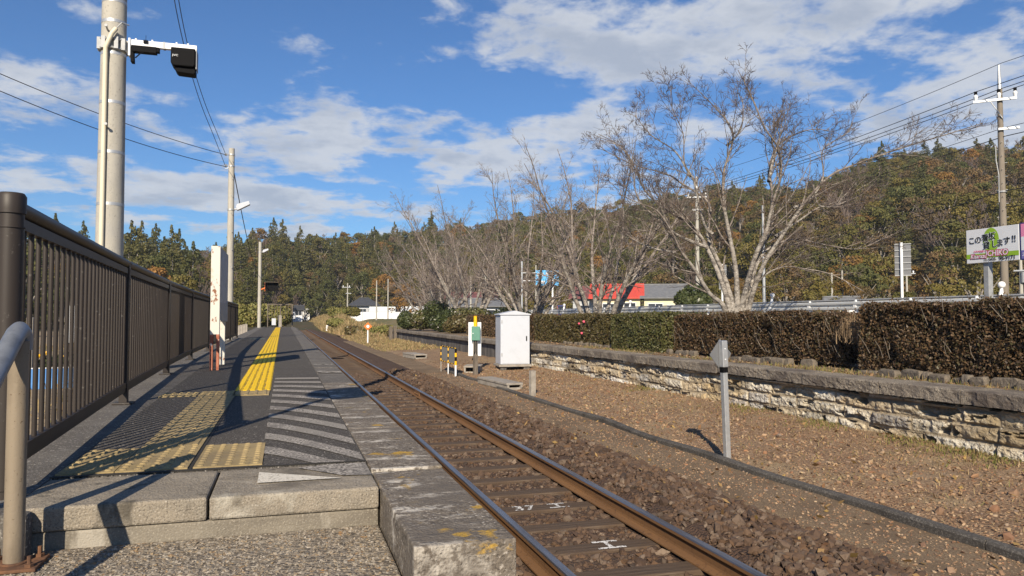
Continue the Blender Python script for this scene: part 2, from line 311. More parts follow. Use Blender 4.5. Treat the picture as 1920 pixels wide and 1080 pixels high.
M['white_wall'] = mat('white_wall', (.80, .81, .82), [(.8, .5, .75, (.70, .71, .72), 5, (1, 1, .4))], .8)
M['glass'] = mat('glass', (.03, .035, .045), rough=.12, spec=.6)
M['tyre'] = mat('tyre', (.02, .02, .02), rough=.8)
M['flower_white'] = mat('flower_white', (.75, .70, .68), rough=.6)
M['flower_pink'] = mat('flower_pink', (.75, .13, .20), rough=.6)
M['fruit'] = mat('fruit', (.85, .45, .01), rough=.4)
def leafmat(name, cols, objv=((.72, .78, .7), (1, 1, 1), (1.25, 1.15, 1.05)), trans=.22, rough=.6):
    return mat(name, cols[0], rough=rough, spec=.25, isl=cols, obj=list(objv), trans=trans)
M['leaf_cedar'] = leafmat('leaf_cedar', [(.098, .10, .034), (.128, .12, .04), (.072, .078, .029), (.15, .134, .046)])
M['leaf_ever'] = leafmat('leaf_ever', [(.098, .104, .035), (.13, .128, .042), (.07, .082, .028), (.156, .145, .05)])
M['leaf_olive'] = leafmat('leaf_olive', [(.14, .13, .034), (.17, .15, .04), (.115, .10, .03), (.19, .15, .046)])
M['leaf_brown'] = leafmat('leaf_brown', [(.15, .10, .05), (.175, .122, .058), (.12, .08, .042), (.165, .128, .055)])
M['leaf_orange'] = leafmat('leaf_orange', [(.24, .128, .036), (.28, .16, .045), (.2, .105, .034), (.25, .165, .045)])
M['leaf_hedge'] = mat('leaf_hedge', (.06, .05, .02), rough=.5, spec=.35, isl=[(.075, .048, .026), (.115, .066, .034), (.065, .06, .026), (.17, .105, .055), (.095, .06, .032), (.045, .03, .019)], trans=.15)
M['leaf_hedge_green'] = mat('leaf_hedge_green', (.06, .07, .02), rough=.45, spec=.4, isl=[(.075, .08, .026), (.11, .115, .036), (.055, .06, .022), (.15, .14, .05), (.085, .06, .027)], trans=.15)
M['leaf_hedge_mid'] = mat('leaf_hedge_mid', (.07, .06, .02), rough=.45, spec=.4, isl=[(.085, .076, .028), (.125, .10, .036), (.062, .053, .022), (.15, .125, .05), (.105, .06, .027)], trans=.15)
M['leaf_bush'] = mat('leaf_bush', (.05, .07, .02), rough=.4, spec=.4, isl=[(.045, .062, .02), (.07, .085, .028), (.032, .045, .016), (.095, .105, .035)], trans=.15)
M['leaf_kudzu'] = mat('leaf_kudzu', (.2, .2, .05), rough=.6, isl=[(.17, .17, .045), (.24, .22, .07), (.11, .12, .03), (.3, .24, .09)], trans=.2)
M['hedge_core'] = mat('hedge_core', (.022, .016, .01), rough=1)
# ================================================================ SETTING
def sstep(a, b, x):
    t = np.clip((x - a) / (b - a), 0, 1); return t * t * (3 - 2 * t)
def grid_mesh(name, xs, ys, zf, material, kind='structure', smooth=True):
    X, Y = np.meshgrid(xs, ys); Z = zf(X.ravel(), Y.ravel())
    V = np.stack([X.ravel(), Y.ravel(), Z], 1); nx, ny = len(xs), len(ys)
    i = (np.arange(ny - 1)[:, None] * nx + np.arange(nx - 1)[None, :]).ravel()
    F = np.stack([i, i + 1, i + nx + 1, i + nx], 1)
    return tag(link(name, np_mesh(name, V, F, material, smooth=smooth)), kind=kind)
# ---- hills and the wide ground, one sheet out to the horizon (polar round the station)
RID_DROP = 32
RID = np.array([(-2200, 505), (-900, 470), (-400, 452), (0, 472), (228, 494), (290, 488), (340, 490), (420, 480), (500, 450), (600, 447), (700, 440), (760, 442),
                (850, 428), (950, 408), (1050, 402), (1150, 392), (1250, 378), (1360, 362), (1480, 364), (1560, 336), (1660, 308), (1750, 301), (1880, 294),
                (2000, 280), (2400, 268), (3000, 300), (5200, 420)], float)
az_t = np.degrees(np.arctan((RID[:, 0] - 960) / 1400)) + 16.874
tan_t = (596 - RID[:, 1] - RID_DROP) / 1400 * np.cos(np.arctan((RID[:, 0] - 960) / 1400))
def ridge(a):      # azimuth (degrees from the track) -> slope of the skyline, foot and crest distances
    e = np.interp(a, az_t, tan_t, left=.05, right=.05)
    foot = np.interp(a, [-60, -25, -10, -2, 0, 8, 14, 20, 35, 50, 70], [70, 85, 105, 150, 190, 195, 180, 150, 110, 95, 90])
    crest = np.interp(a, [-60, -25, -12, 0, 10, 25, 40, 55], [190, 200, 230, 265, 285, 300, 310, 300])
    return e, foot, crest
def plateau(x, y):
    z = -.3 + 1.75 * sstep(10.5, 15.5, x) + .8 * sstep(-1.9, -4, x) * 1.0
    z = z + 1.2 * sstep(95, 150, y) * (1 - sstep(10.5, 15.5, x))
    return z
def terrain_z(x, y):
    r = np.hypot(x, y); a = np.degrees(np.arctan2(x, y))
    e, foot, crest = ridge(a)
    t = np.clip((r - foot) / (crest - foot), 0, 1)
    h = e * crest * (1 - (1 - t) ** 1.35) * sstep(0, .12, t)
    h = h * (1 - .6 * sstep(1.0, 1.9, r / crest))
    h = h + 3.2 * (fbm(np.stack([x / 26, y / 26, 0 * x], 1), 3) - .5) * sstep(0, .3, t) * 2
    return plateau(x, y) + h
ra = np.concatenate([np.linspace(0, 20, 12)[1:], np.linspace(22, 70, 22), np.linspace(74, 340, 70), np.linspace(355, 640, 20)])
aa = np.radians(np.concatenate([np.arange(-180, -50, 4), np.arange(-50, 80, 1.0), np.arange(80, 180, 4)]))
A, Rr = np.meshgrid(aa, ra); xx = (Rr * np.sin(A)).ravel(); yy = (Rr * np.cos(A)).ravel()
V = np.stack([xx, yy, terrain_z(xx, yy)], 1); na, nr = len(aa), len(ra)
F = [(j * na + i, j * na + (i + 1) % na, (j + 1) * na + (i + 1) % na, (j + 1) * na + i) for j in range(nr - 1) for i in range(na)]
V = np.vstack([V, [[0, 0, -.3]]]); F += [(len(V) - 1, (i + 1) % na, i, i) for i in range(na)]
me = bpy.data.meshes.new('hills'); me.from_pydata(V.tolist(), [], [f[:3] if f[2] == f[3] else f for f in F]); me.materials.append(M['terrain'])
me.polygons.foreach_set('use_smooth', [True] * len(me.polygons)); tag(link('hills', me), kind='structure')

# ---- ballast bed under the track
def ballast_z(x, y):
    n = fbm(np.stack([x * 2.2, y * 2.2, 0 * x], 1), 3) - .5
    z = -.035 + .10 * sstep(3.0, 3.25, x) * (1 - sstep(3.7, 4.5, x)) - .09 * sstep(3.8, 4.6, x) + .02 * sstep(1.5, 1.3, x)
    return z + .045 * n
ys = np.concatenate([np.arange(-4, 16, .12), np.arange(16, 40, .3), np.arange(40, 170, 2.)])
grid_mesh('ballast_bed', np.arange(.55, 5.12, .12), ys, ballast_z, M['ballast_bed'])
# ---- grit strip and soil yard
def soil_z(x, y):
    n = fbm(np.stack([x * 1.3, y * 1.3, 0 * x + 4], 1), 4) - .5
    return -.045 + .055 * sstep(5.2, 5.6, x) + .07 * n + .10 * sstep(7.3, 8.4, x)
def grit_z(x, y): return -.035 + .03 * (fbm(np.stack([x * 2, y * 2, 0 * x + 9], 1), 3) - .5) - .06 * sstep(4.35, 4.1, x)
grid_mesh('grit_strip', np.arange(4.05, 5.25, .1), np.concatenate([np.arange(-2, 26, .2), np.arange(26, 60, 1)]), grit_z, M['grit'])
ys = np.concatenate([np.arange(-2, 26, .15), np.arange(26, 64, .6), np.arange(64, 120, 2.)])
grid_mesh('soil_yard', np.concatenate([np.arange(5.17, 8.75, .12), [8.9]]), ys, soil_z, M['soil'])
# ---- ground of the disused platform, bank up to the road, road, fields
def oldp_z(x, y):
    n = fbm(np.stack([x * 1.6, y * 1.6, 0 * x + 2], 1), 4) - .5
    return .80 + .05 * n + .72 * sstep(11.6, 15.0, x)
grid_mesh('old_platform_ground', np.concatenate([np.arange(8.55, 12, .15), np.arange(12, 16.3, .4)]), np.concatenate([np.arange(-3, 24, .2), np.arange(24, 64, .8)]), oldp_z, M['old_ground'])
grid_mesh('verge', np.arange(8.7, 16.3, .5), np.arange(64, 175, 1.5), lambda x, y: -.1 + 1.6 * sstep(9.5, 15.2, x) + .9 * sstep(63, 70, y) * (1 - sstep(9.5, 15.2, x)) * .0 + .15 * fbm(np.stack([x, y, 0 * x], 1), 3), M['field'])
grid_mesh('road', np.array([16.3, 19.5, 23.0]), np.arange(-30, 200, 10.), lambda x, y: 1.52 + 0 * x, M['road'])
mk = MB()
for y0 in range(-28, 190, 10): mk.box(19.43, 19.57, y0, y0 + 5, 1.5235, 1.5245)
for xe in (16.75, 22.5): mk.box(xe - .07, xe + .07, -30, 190, 1.5235, 1.5245)
tag(mk.build('road_markings', M['white_paint']), kind='structure')
grid_mesh('field', np.array([23.0, 30, 40, 55, 75, 100]), np.arange(-40, 170, 6.), lambda x, y: 1.5 + .1 * fbm(np.stack([x / 3, y / 3, 0 * x], 1), 3), M['field'])
grid_mesh('left_ground', np.arange(-30, -1.05, .9), np.concatenate([np.arange(-6, 30, .8), np.arange(30, 75, 3)]), lambda x, y: .56 + .08 * fbm(np.stack([x / 2, y / 2, 0 * x], 1), 3), M['left_dirt'])

# ---- the platform in use
PZ = 1.09
FY = [3.25, 6.48, 9.74, 13.0, 16.25, 19.5, 22.75, 26.0]; FX = [-1.0, -1.2, -1.35, -1.45, -1.49, -1.50, -1.505, -1.51]
def fx(y): return float(np.interp(y, FY + [57.0], FX + [-1.72]))
def curb_x(y): return float(np.interp(y, [3.2, 7, 18, 57], [-.915, -.99, -1.22, -1.5]))
Y0, Y1 = 3.0, 56.5
plt = MB()
yy_ = [3.52] + list(np.arange(4, 56.6, 1.5)) + [Y1]
for a, b in zip(yy_[:-1], yy_[1:]):      # asphalt body, then the flush strip that carries the fence
    plt.prism([(curb_x(a), a), (.365, a), (.365, b), (curb_x(b), b)], 'z', -.2, PZ, 0)
    plt.prism([(fx(a) - .19, a), (curb_x(a) - .006, a), (curb_x(b) - .006, b), (fx(b) - .19, b)], 'z', -.2, PZ - .012, 1)
plt.prism([(fx(Y0) - .4, Y0), (-.925, Y0), (-.93, 3.518), (fx(Y0) - .4, 3.518)], 'z', -.2, PZ - .012, 1)
plt.box(.365, .64, 3.4, Y1, -.2, .86, 1)
tag(plt.build('platform', [M['asphalt'], M['coping_gray']]), kind='structure')
# coping stones along the platform edge
cp = MB(); y = 2.2; rr = random.Random(3)
cuts = [2.21, 3.33, 3.34, 4.6, 5.75] + list(np.arange(7.9, 56.5, 2.4)) + [56.5]
for i, (a, b) in enumerate(zip(cuts[:-1], cuts[1:])):
    if b - a < .05: continue
    top = PZ - (0.004 if i else .012) + rr.uniform(-.004, .004); w = .685 + rr.uniform(-.006, .006)
    cp.box(.37, w, a + .0015, b - .0015, .84 if i else -.2, top, 0 if b < 8.95 else 1)
ed = tag(cp.build('platform_edge', [M['coping_old'], M['coping_gray']], bevel=.006), kind='structure')
# steps at the near end
st = MB()
st.box(-.92, -.27, Y0, 3.51, 1.0, PZ - .004, 0); st.box(-.262, .362, Y0, 3.515, 1.0, PZ - .006, 0)
cx_ = [-.92, -.66, -.41, -.12, .02, .16, .362]
st.box(-.92, .362, Y0 + .008, 3.5, .7, .9985, 1)
st.box(-.92, .362, 2.40, Y0 + .007, .5, .938, 2)
st.box(-.92, .362, 1.85, 2.40, .3, .78, 2); st.box(-.92, .362, 1.3, 1.85, .1, .62, 2); st.box(-.92, .9, -3, 1.3, -.1, .46, 2)
stp = tag(st.build('concrete_steps', [M['concrete_block'], M['concrete_course'], M['aggregate']], bevel=.009), 'rough concrete steps climbing to the end of the platform', 'steps')
sb = MB(); sb.box(-1.75, -.83, 2.925, Y0 - .003, -.1, PZ - .006); sb.box(-1.75, -.93, 1.4, 2.92, -.1, .86)
tag(sb.build('concrete_kerb', M['coping_gray'], bevel=.014), 'grey concrete kerb block beside the handrail foot, left of the steps', 'kerb')
# painted markings
def poly_sheet(name, polys, mats, z, parent=None, mi=None):
    b = MB()
    for k, p in enumerate(polys): b.add([(x, y, z if len(q) < 1 else q[0]) for (x, y, *q) in p], [tuple(range(len(p)))], 0 if mi is None else mi[k])
    return b.build(name, mats, parent, recalc=False)
polys, mi = [], []
for k in range(12):
    yl = 3.50 + .455 * k; w = .215
    def dy(y): return -.78 * max(0, min(1, (8.9 - y) / 3.9))
    if k == 0: continue
    n = 6; top, bot = [], []
    for j in range(n + 1):
        u = j / n; x = -.10 + .455 * u; c = (u ** 1.25)
        bot.append((x, yl - w / 2 + dy(yl) * c)); top.append((x, yl + w / 2 + dy(yl + w / 2) * c))
    P = bot + top[::-1]
    P = [(x, max(y, 3.525)) for x, y in P]
    polys.append(P); mi.append(0)
    a, b = bot[-1][1], top[-1][1]
zb = PZ - .0012; polys.append([(-.10, 3.19, zb), (.23, 3.19, zb), (-.10, 3.41, zb)]); mi.append(3); polys.append([(.06, 3.46, zb), (.24, 3.24, zb), (.358, 3.22, zb), (.358, 3.5, zb), (.2, 3.5, zb)]); mi.append(0)
polys.append([(-.62, 24.6), (-1.05, 24.6), (-1.05, 24.85), (-.62, 24.85)]); mi.append(2)
for (yy0, w0) in ((9.3, .3), (10.9, .12)): polys.append([(.38, yy0), (.66, yy0 - .1), (.66, yy0 + w0 - .1), (.38, yy0 + w0)]); mi.append(1)
M['worn_patch'] = mat('worn_patch', (.62, .58, .5), [(70, .54, .62, (.3, .27, .22), 5), (4, .56, .68, (.4, .36, .3), 6)], .9, bump=(120, .004), coord='World')
M['worn_cyan'] = mat('worn_cyan', (.2, .36, .33), [(60, .5, .6, (.07, .07, .07), 5)], .9, coord='World')
tag(poly_sheet('platform_markings', polys, [M['worn_white'], M['worn_faint'], M['worn_cyan'], M['worn_patch']], PZ + .004, mi=mi), kind='structure')
jn = MB(); jn.box(-.398, -.384, 3.53, 7.05, PZ, PZ + .0025); jn.box(-.92, .362, 3.516, 3.535, PZ, PZ + .0028)
tag(jn.build('platform_joints', M['joint_dark']), kind='structure')
# ---- tactile tiles
def tile(name, x0, x1, y0, y1, style, label, group):
    b = MB(); h = .006; b.box(x0 + .002, x1 - .002, y0 + .002, y1 - .002, PZ - .004, PZ + h)
    if style == 'dots':
        nx = max(1, round((x1 - x0) / .06)); ny = max(1, round((y1 - y0) / .06))
        for i in range(nx):
            for j in range(ny):
                cx, cy = x0 + (i + .5) * (x1 - x0) / nx, y0 + (j + .5) * (y1 - y0) / ny
                n = 10; vs = [(cx + .0165 * math.cos(2 * math.pi * q / n), cy + .0165 * math.sin(2 * math.pi * q / n), PZ + h) for q in range(n)]
                vs += [(cx + .010 * math.cos(2 * math.pi * q / n), cy + .010 * math.sin(2 * math.pi * q / n), PZ + h + .006) for q in range(n)]
                b.add(vs, [(q, (q + 1) % n, n + (q + 1) % n, n + q) for q in range(n)] + [tuple(range(n, 2 * n))])
    else:
        nx = 4
        for i in range(nx):
            cx = x0 + (i + .5) * (x1 - x0) / nx
            b.add([(cx + s * a, yq, zq) for yq in (y0 + .012, y1 - .012) for (s, a, zq) in ((-1, .0165, PZ + h), (-1, .010, PZ + h + .006), (1, .010, PZ + h + .006), (1, .0165, PZ + h))],
                  [(0, 1, 5, 4), (1, 2, 6, 5), (2, 3, 7, 6), (0, 3, 2, 1), (4, 5, 6, 7)])
    return tag(b.build(name, M['tile_ochre']), label, 'tactile tile', group)
G = 'worn ochre tactile tiles at the head of the steps'
for i, (xa, xb, nm) in enumerate([(-.915, -.69, 'cut narrow dotted ochre tile at the left kerb'), (-.69, -.40, 'dotted ochre tile in the middle column below the barred path'), (-.382, -.09, 'dotted ochre tile right of the dark joint line')]):
    for j, (ya, yb, w) in enumerate([(3.56, 3.86, 'row nearest the steps'), (3.86, 4.16, 'second row from the steps')]):
        tile('tactile_tile', xa, xb, ya, yb, 'dots', nm + ', ' + w, G)
for j in range(9):
    ya = 4.16 + .3 * j
    tile('tactile_tile', -.69, -.40, ya, ya + .3, 'bars', 'worn barred ochre tile in the path running along the dark joint line', 'barred ochre tiles beside the joint line')
tile('tactile_tile', -1.0, -.71, 6.80, 7.10, 'dots', 'dotted ochre tile by the fence at the far end of the barred path', G)
tile('tactile_tile', -.70, -.41, 6.87, 7.17, 'dots', 'dotted ochre tile closing the barred path beside the yellow strip', G)
tile('tactile_tile', -.425, -.125, 6.74, 7.15, 'bars', 'short barred ochre tile at the near end of the yellow strip', G)
# the bright yellow guide strip
M['strip_base'] = mat('strip_base', (.42, .28, .02), [(70, .44, .56, (.07, .065, .05), 4), (8, .4, .6, (.62, .41, .02), 3)], .85, bump=(180, .003), coord='World')
ts = empty('tactile_strip', (-.27, 7.2, PZ), 0, 'bright yellow ridged tactile strip running down the middle of the platform', 'tactile strip')
def strip_x(y): return -.275 - .0041 * (y - 7.2)
b = MB(); ysx = [7.16 + .6 * i for i in range(78)]
for a, c in zip(ysx[:-1], ysx[1:]):
    b.add([(strip_x(a) - .155 + .27, a - 7.2, .0035), (strip_x(a) + .155 + .27, a - 7.2, .0035), (strip_x(c) + .155 + .27, c - 7.2, .0035), (strip_x(c) - .155 + .27, c - 7.2, .0035)], [(0, 1, 2, 3)])
b.build('base_sheet', M['strip_base'], ts, recalc=False)
for k in range(5):
    b = MB(); off = (k - 2) * .0625 + .27
    for a, c in zip(ysx[:-1], ysx[1:]):
        for (p, q) in ((a + .003, a + .297), (a + .303, a + .597)):
            o1 = rr.uniform(-.0025, .0025)
            prof = [(-.0235, .0036), (-.017, .010), (.017, .010), (.0235, .0036)]
            b.add([(strip_x(p) + off + o1 + u, yv - 7.2, z) for yv in (p, q) for (u, z) in prof], [(0, 1, 5, 4), (1, 2, 6, 5), (2, 3, 7, 6), (0, 3, 2, 1), (4, 5, 6, 7)])
    b.build('ridge', M['tile_yellow'], ts)
b = MB(); b.box(strip_x(53) - .155 + .27, strip_x(53) + .155 + .27, 53.4 - 7.2, 55.6 - 7.2, .001, .006); b.build('end_tile', M['tile_ochre'], ts)

# ================================================================ TRACK
prof = [(-.064, 0), (-.064, .011), (-.012, .028), (-.0075, .045), (-.0075, .105), (-.015, .117), (-.033, .122), (-.033, .144), (-.026, .153), (.026, .153), (.033, .144), (.033, .122), (.015, .117), (.0075, .105), (.0075, .045), (.012, .028), (.064, .011), (.064, 0)]
def make_rail(x, label, joints):
    r = empty('rail', (x, 0, 0), 0, label, 'rail', 'rails of the single track')
    b = MB(); ysr = [-6] + joints + [165]
    for a, c in zip(ysr[:-1], ysr[1:]):
        n = len(prof); vs = [(u, yv, z) for yv in (a + .004, c - .004) for (u, z) in prof]
        for i in range(n):
            b.add([vs[i], vs[(i + 1) % n], vs[n + (i + 1) % n], vs[n + i]], [(0, 1, 2, 3)], 1 if i in (8, 7, 9) else 0)
        b.add(vs[:n], [tuple(range(n))]); b.add(vs[n:], [tuple(range(n))])
    b.build('rail_bar', [M['rail_rust'], M['rail_top']], r)
    for yj in joints:
        f = MB()
        for s in (-1, 1):
            f.box(min(s * .009, s * .034), max(s * .009, s * .034), yj - .28, yj + .28, .03, .115)
            for q in (-.2, -.07, .07, .2): f.tube([(s * .034, yj + q, .07), (s * .058, yj + q, .07)], .016, 6)
        f.build('fishplate', M['rail_rust'], r, bevel=.004)
    return r
make_rail(1.719, 'rusty steel rail nearest the platform edge', [9.06, 34, 59])
make_rail(2.851, 'rusty steel rail on the far side, next to the wide ballast shoulder', [16.6, 41.6, 66.6])
sl_ = None; ns = 0
YS = 1.66; marks = []
for k in range(176):
    ys_ = YS + .622 * k
    if sl_ is None:
        b = MB(); b.box(-1.05, 1.05, -.1, .1, -.14, 0)
        o = b.build('sleeper', M['sleeper'], bevel=.012)
    else:
        o = sl_.copy(); COL.objects.link(o)
    sl_ = sl_ or o
    o.location = (2.285 + rr.uniform(-.03, .03), ys_, -.004 + rr.uniform(-.008, .003)); o.rotation_euler = (0, 0, rr.uniform(-.012, .012))
    tag(o, 'weathered brown timber sleeper half buried in ballast under the rails', 'sleeper', 'timber sleepers of the track')
    if abs(ys_ - 5.43) < .3 or abs(ys_ - 6.34) < .3: marks.append(o)
def text_mesh(name, body, size, material, parent=None, M4=None, bold=0., extrude=.0, align='CENTER', shear=0., sx=1.):
    c = bpy.data.curves.new('text', 'FONT'); c.body = body; c.size = size; c.extrude = extrude; c.offset = bold; c.align_x = align; c.align_y = 'CENTER'; c.shear = shear
    c.resolution_u = 3
    o = bpy.data.objects.new('text', c); COL.objects.link(o); bpy.context.view_layer.update()
    me = bpy.data.meshes.new_from_object(o.evaluated_get(bpy.context.evaluated_depsgraph_get()))
    bpy.data.objects.remove(o); bpy.data.curves.remove(c)
    if M4 is not None: me.transform(M4)
    me.materials.clear(); me.materials.append(material)
    return link(name, me, parent)
M['paint_flaked'] = mat('paint_flaked', (.72, .71, .68), [(55, .51, .57, (.09, .065, .05), 6)], .8, coord='World')
M['paint_flaked_more'] = mat('paint_flaked_more', (.72, .71, .68), [(45, .46, .53, (.08, .055, .04), 6)], .8, coord='World')
for o in marks:
    near = o.location.y < 6
    if near:
        o['label'] = 'weathered sleeper with one white painted mark, near the frame bottom'; o.pop('group', None) if 'group' in o else None
        text_mesh('painted_mark', '工', .24, M['paint_flaked'], o, Matrix.Translation((2.42 - o.location.x, .0, .0035)) @ Matrix.Scale(1.0, 4, (1, 0, 0)), bold=.008)
    elif o.location.y > 6:
        o['label'] = 'weathered sleeper with flaking white painted number and mark'; o.pop('group', None) if 'group' in o else None
        text_mesh('painted_mark', '37', .22, M['paint_flaked_more'], o, Matrix.Translation((2.13 - o.location.x, 0, .0035)), bold=.006)
        text_mesh('painted_mark', '工', .2, M['paint_flaked'], o, Matrix.Translation((2.46 - o.location.x, 0, .0035)), bold=.006)

# ---- loose stones
ICO = None
def rocks(name, P, S, material, flat=.75, label=None, kind='stuff'):
    """P positions, S sizes: each stone a squashed, jittered icosahedron of its own"""
    global ICO
    if ICO is None:
        bm = bmesh.new(); bmesh.ops.create_icosphere(bm, subdivisions=1, radius=1.)
        ICO = (np.array([v.co[:] for v in bm.verts]), np.array([[v.index for v in f.verts] for f in bm.faces])); bm.free()
    v0, f0 = ICO; n = len(P); k = len(v0)
    J = v0[None] * RNG.uniform(.5, 1.2, (n, k, 1)) * RNG.uniform(.55, 1.3, (n, 1, 3))
    J[:, :, 2] *= flat
    a, b_, c = RNG.uniform(0, 6.28, n), RNG.normal(0, .35, n), RNG.normal(0, .35, n)
    ca, sa = np.cos(a), np.sin(a); Z = np.zeros(n); O = np.ones(n)
    Rz = np.stack([ca, -sa, Z, sa, ca, Z, Z, Z, O], 1).reshape(n, 3, 3)
    cb_, sb_ = np.cos(b_), np.sin(b_); Rx = np.stack([O, Z, Z, Z, cb_, -sb_, Z, sb_, cb_], 1).reshape(n, 3, 3)
    cc, sc_ = np.cos(c), np.sin(c); Ry = np.stack([cc, Z, sc_, Z, O, Z, -sc_, Z, cc], 1).reshape(n, 3, 3)
    J = np.einsum('nij,nkj->nki', Ry @ Rx @ Rz, J)
    Vv = (J * S[:, None, None] + P[:, None, :]).reshape(-1, 3)
    Ff = (f0[None] + (np.arange(n) * k)[:, None, None]).reshape(-1, 3)
    return tag(link(name, np_mesh(name, Vv, Ff, material)), kind=kind)
def scatter(n, x0, x1, y0, y1, pw=1.6):
    u = RNG.random(n) ** pw
    return RNG.uniform(x0, x1, n), y0 + (y1 - y0) * u
n = 52000
x, y = scatter(n, .72, 4.5, 2.0, 24, 1.7)
keep = (np.abs(x - 1.719) > .075) & (np.abs(x - 2.851) > .075)
kk = (y - YS) / .622; on_sl = (np.abs(kk - np.round(kk)) * .622 < .105) & (x > 1.25) & (x < 3.32)
keep &= ~(on_sl & (RNG.random(n) < .93)) & ~((x > 4.2) & (RNG.random(n) < .6))
x, y = x[keep], y[keep]; S = np.clip(RNG.lognormal(-3.87, .38, len(x)), .010, .048) * (1 + .012 * y) * (1 + .15 * (x > 3))
inside = (x > 1.75) & (x < 2.82)
z = ballast_z(x, y) + S * .35 - .012 * inside
rocks('ballast_stones', np.stack([x, y, z], 1), S, M['stone_piece'], .8)
n = 20000
x, y = scatter(n, 5.28, 8.3, 3.6, 27, 1.5); S = RNG.gamma(1.5, .0042, n) + .0035; S *= 1 + .022 * y
rocks('pebbles', np.stack([x, y, soil_z(x, y) + S * .2], 1), S, M['pebble'], .6)
n = 6000
x, y = scatter(n, 4.25, 5.15, 3., 24, 1.5); S = RNG.gamma(2, .003, n) + .004
rocks('grit_grains', np.stack([x, y, grit_z(x, y) + S * .2], 1), S, M['pebble'], .6)
rocks('larger_stones', np.array([[x_, y_, soil_z(np.array([x_]), np.array([y_]))[0] + s * .4] for x_, y_, s in
      [(6.9, 9.35, .07), (6.75, 9.5, .05), (7.0, 9.55, .045), (5.62, 5.35, .055), (5.5, 4.6, .06), (6.2, 5.3, .06), (6.4, 5.0, .05), (7.2, 6.4, .05), (4.6, 3.9, .07), (4.5, 4.2, .05), (6.8, 5.6, .06), (5.9, 6.7, .045)]]),
      np.array([.07, .05, .045, .055, .06, .06, .05, .05, .07, .05, .06, .045]), M['pebble'])
n = 5200; x = RNG.uniform(-.9, .35, n); y = RNG.uniform(2.42, 2.99, n); S = RNG.uniform(.0035, .0085, n)
M['tread_pebble'] = mat('tread_pebble', (.3, .26, .2), rough=.85, isl=[(.29, .255, .205), (.2, .175, .145), (.36, .32, .265), (.24, .19, .13), (.14, .125, .11), (.28, .205, .12)], coord='World')
rocks('tread_pebbles', np.stack([x, y, np.full(n, .938)], 1), S, M['tread_pebble'], .45)
# ---- flat flakes: fallen leaves
def flakes(name, x, y, z, s, material, tilt=.45, kind='stuff'):
    n = len(x); a = RNG.uniform(0, 6.28, n); t = RNG.normal(0, tilt, (n, 2))
    u = np.stack([np.cos(a), np.sin(a), t[:, 0]], 1) * s[:, None]; v = np.stack([-np.sin(a), np.cos(a), t[:, 1]], 1) * (s * RNG.uniform(.35, .7, n))[:, None]
    P = np.stack([x, y, z], 1); Vv = np.stack([P - u, P - v * .9, P + u, P + v], 1).reshape(-1, 3)
    return tag(link(name, np_mesh(name, Vv, np.arange(4 * n).reshape(n, 4), material)), kind=kind)
x, y = scatter(4500, 5.3, 8.35, 3.6, 30, 1.4); flakes('fallen_leaves', x, y, soil_z(x, y) + .014, RNG.uniform(.008, .026, 4500) * (1 + .02 * y), M['litter'])
x, y = scatter(9000, 8.6, 11.5, 5, 40, 1.2); flakes('leaf_litter', x, y, oldp_z(x, y) + .018, RNG.uniform(.012, .04, 9000), M['litter'])
x, y = scatter(900, 3.3, 8.3, 3.4, 24, 1.3); zq = np.where(x < 5.15, np.where(x < 4.3, ballast_z(x, y) + .045, grit_z(x, y) + .012), soil_z(x, y) + .02); flakes('brown_leaves', x, y, zq, RNG.uniform(.018, .045, 900), M['leaf_dead'], .5)
# ---- grass blades
def blades(name, x, y, z, h, material, w=.006, lean=.5, kind='stuff'):
    n = len(x); a = RNG.uniform(0, 6.28, n); l = np.abs(RNG.normal(0, lean, n)); b2 = RNG.uniform(0, 6.28, n)
    side = np.stack([np.cos(b2), np.sin(b2), 0 * a], 1) * (w * RNG.uniform(.6, 1.5, n))[:, None]
    mid = np.stack([np.cos(a) * l * h * .35, np.sin(a) * l * h * .35, h * .6], 1); tip = np.stack([np.cos(a) * l * h, np.sin(a) * l * h, h * (1 - .25 * l)], 1)
    P = np.stack([x, y, z], 1)
    Vv = np.stack([P - side, P + side, P + mid + side * .8, P + mid - side * .8, P + tip + side * .15, P + tip - side * .15], 1).reshape(-1, 3)
    i = np.arange(n)[:, None] * 6
    Ff = np.concatenate([i + np.array([[0, 1, 2, 3]]), i + np.array([[3, 2, 4, 5]])])
    return tag(link(name, np_mesh(name, Vv, Ff, material)), kind=kind)
n = 3000; x = 8.28 - np.abs(RNG.normal(0, .25, n)); y = RNG.choice([6.9, 7.4, 8.1, 9.9, 11.9, 16], n) + RNG.normal(0, .3, n)
blades('moss_tufts', x, y, soil_z(x, y), RNG.uniform(.015, .06, n), M['moss'], .006, .8)
n = 2200; x = RNG.uniform(5.6, 8.2, n); y = 4 + 22 * RNG.random(n); blades('straw', x, y, soil_z(x, y), RNG.uniform(.02, .09, n), M['dry_grass'], .004, 1.6)
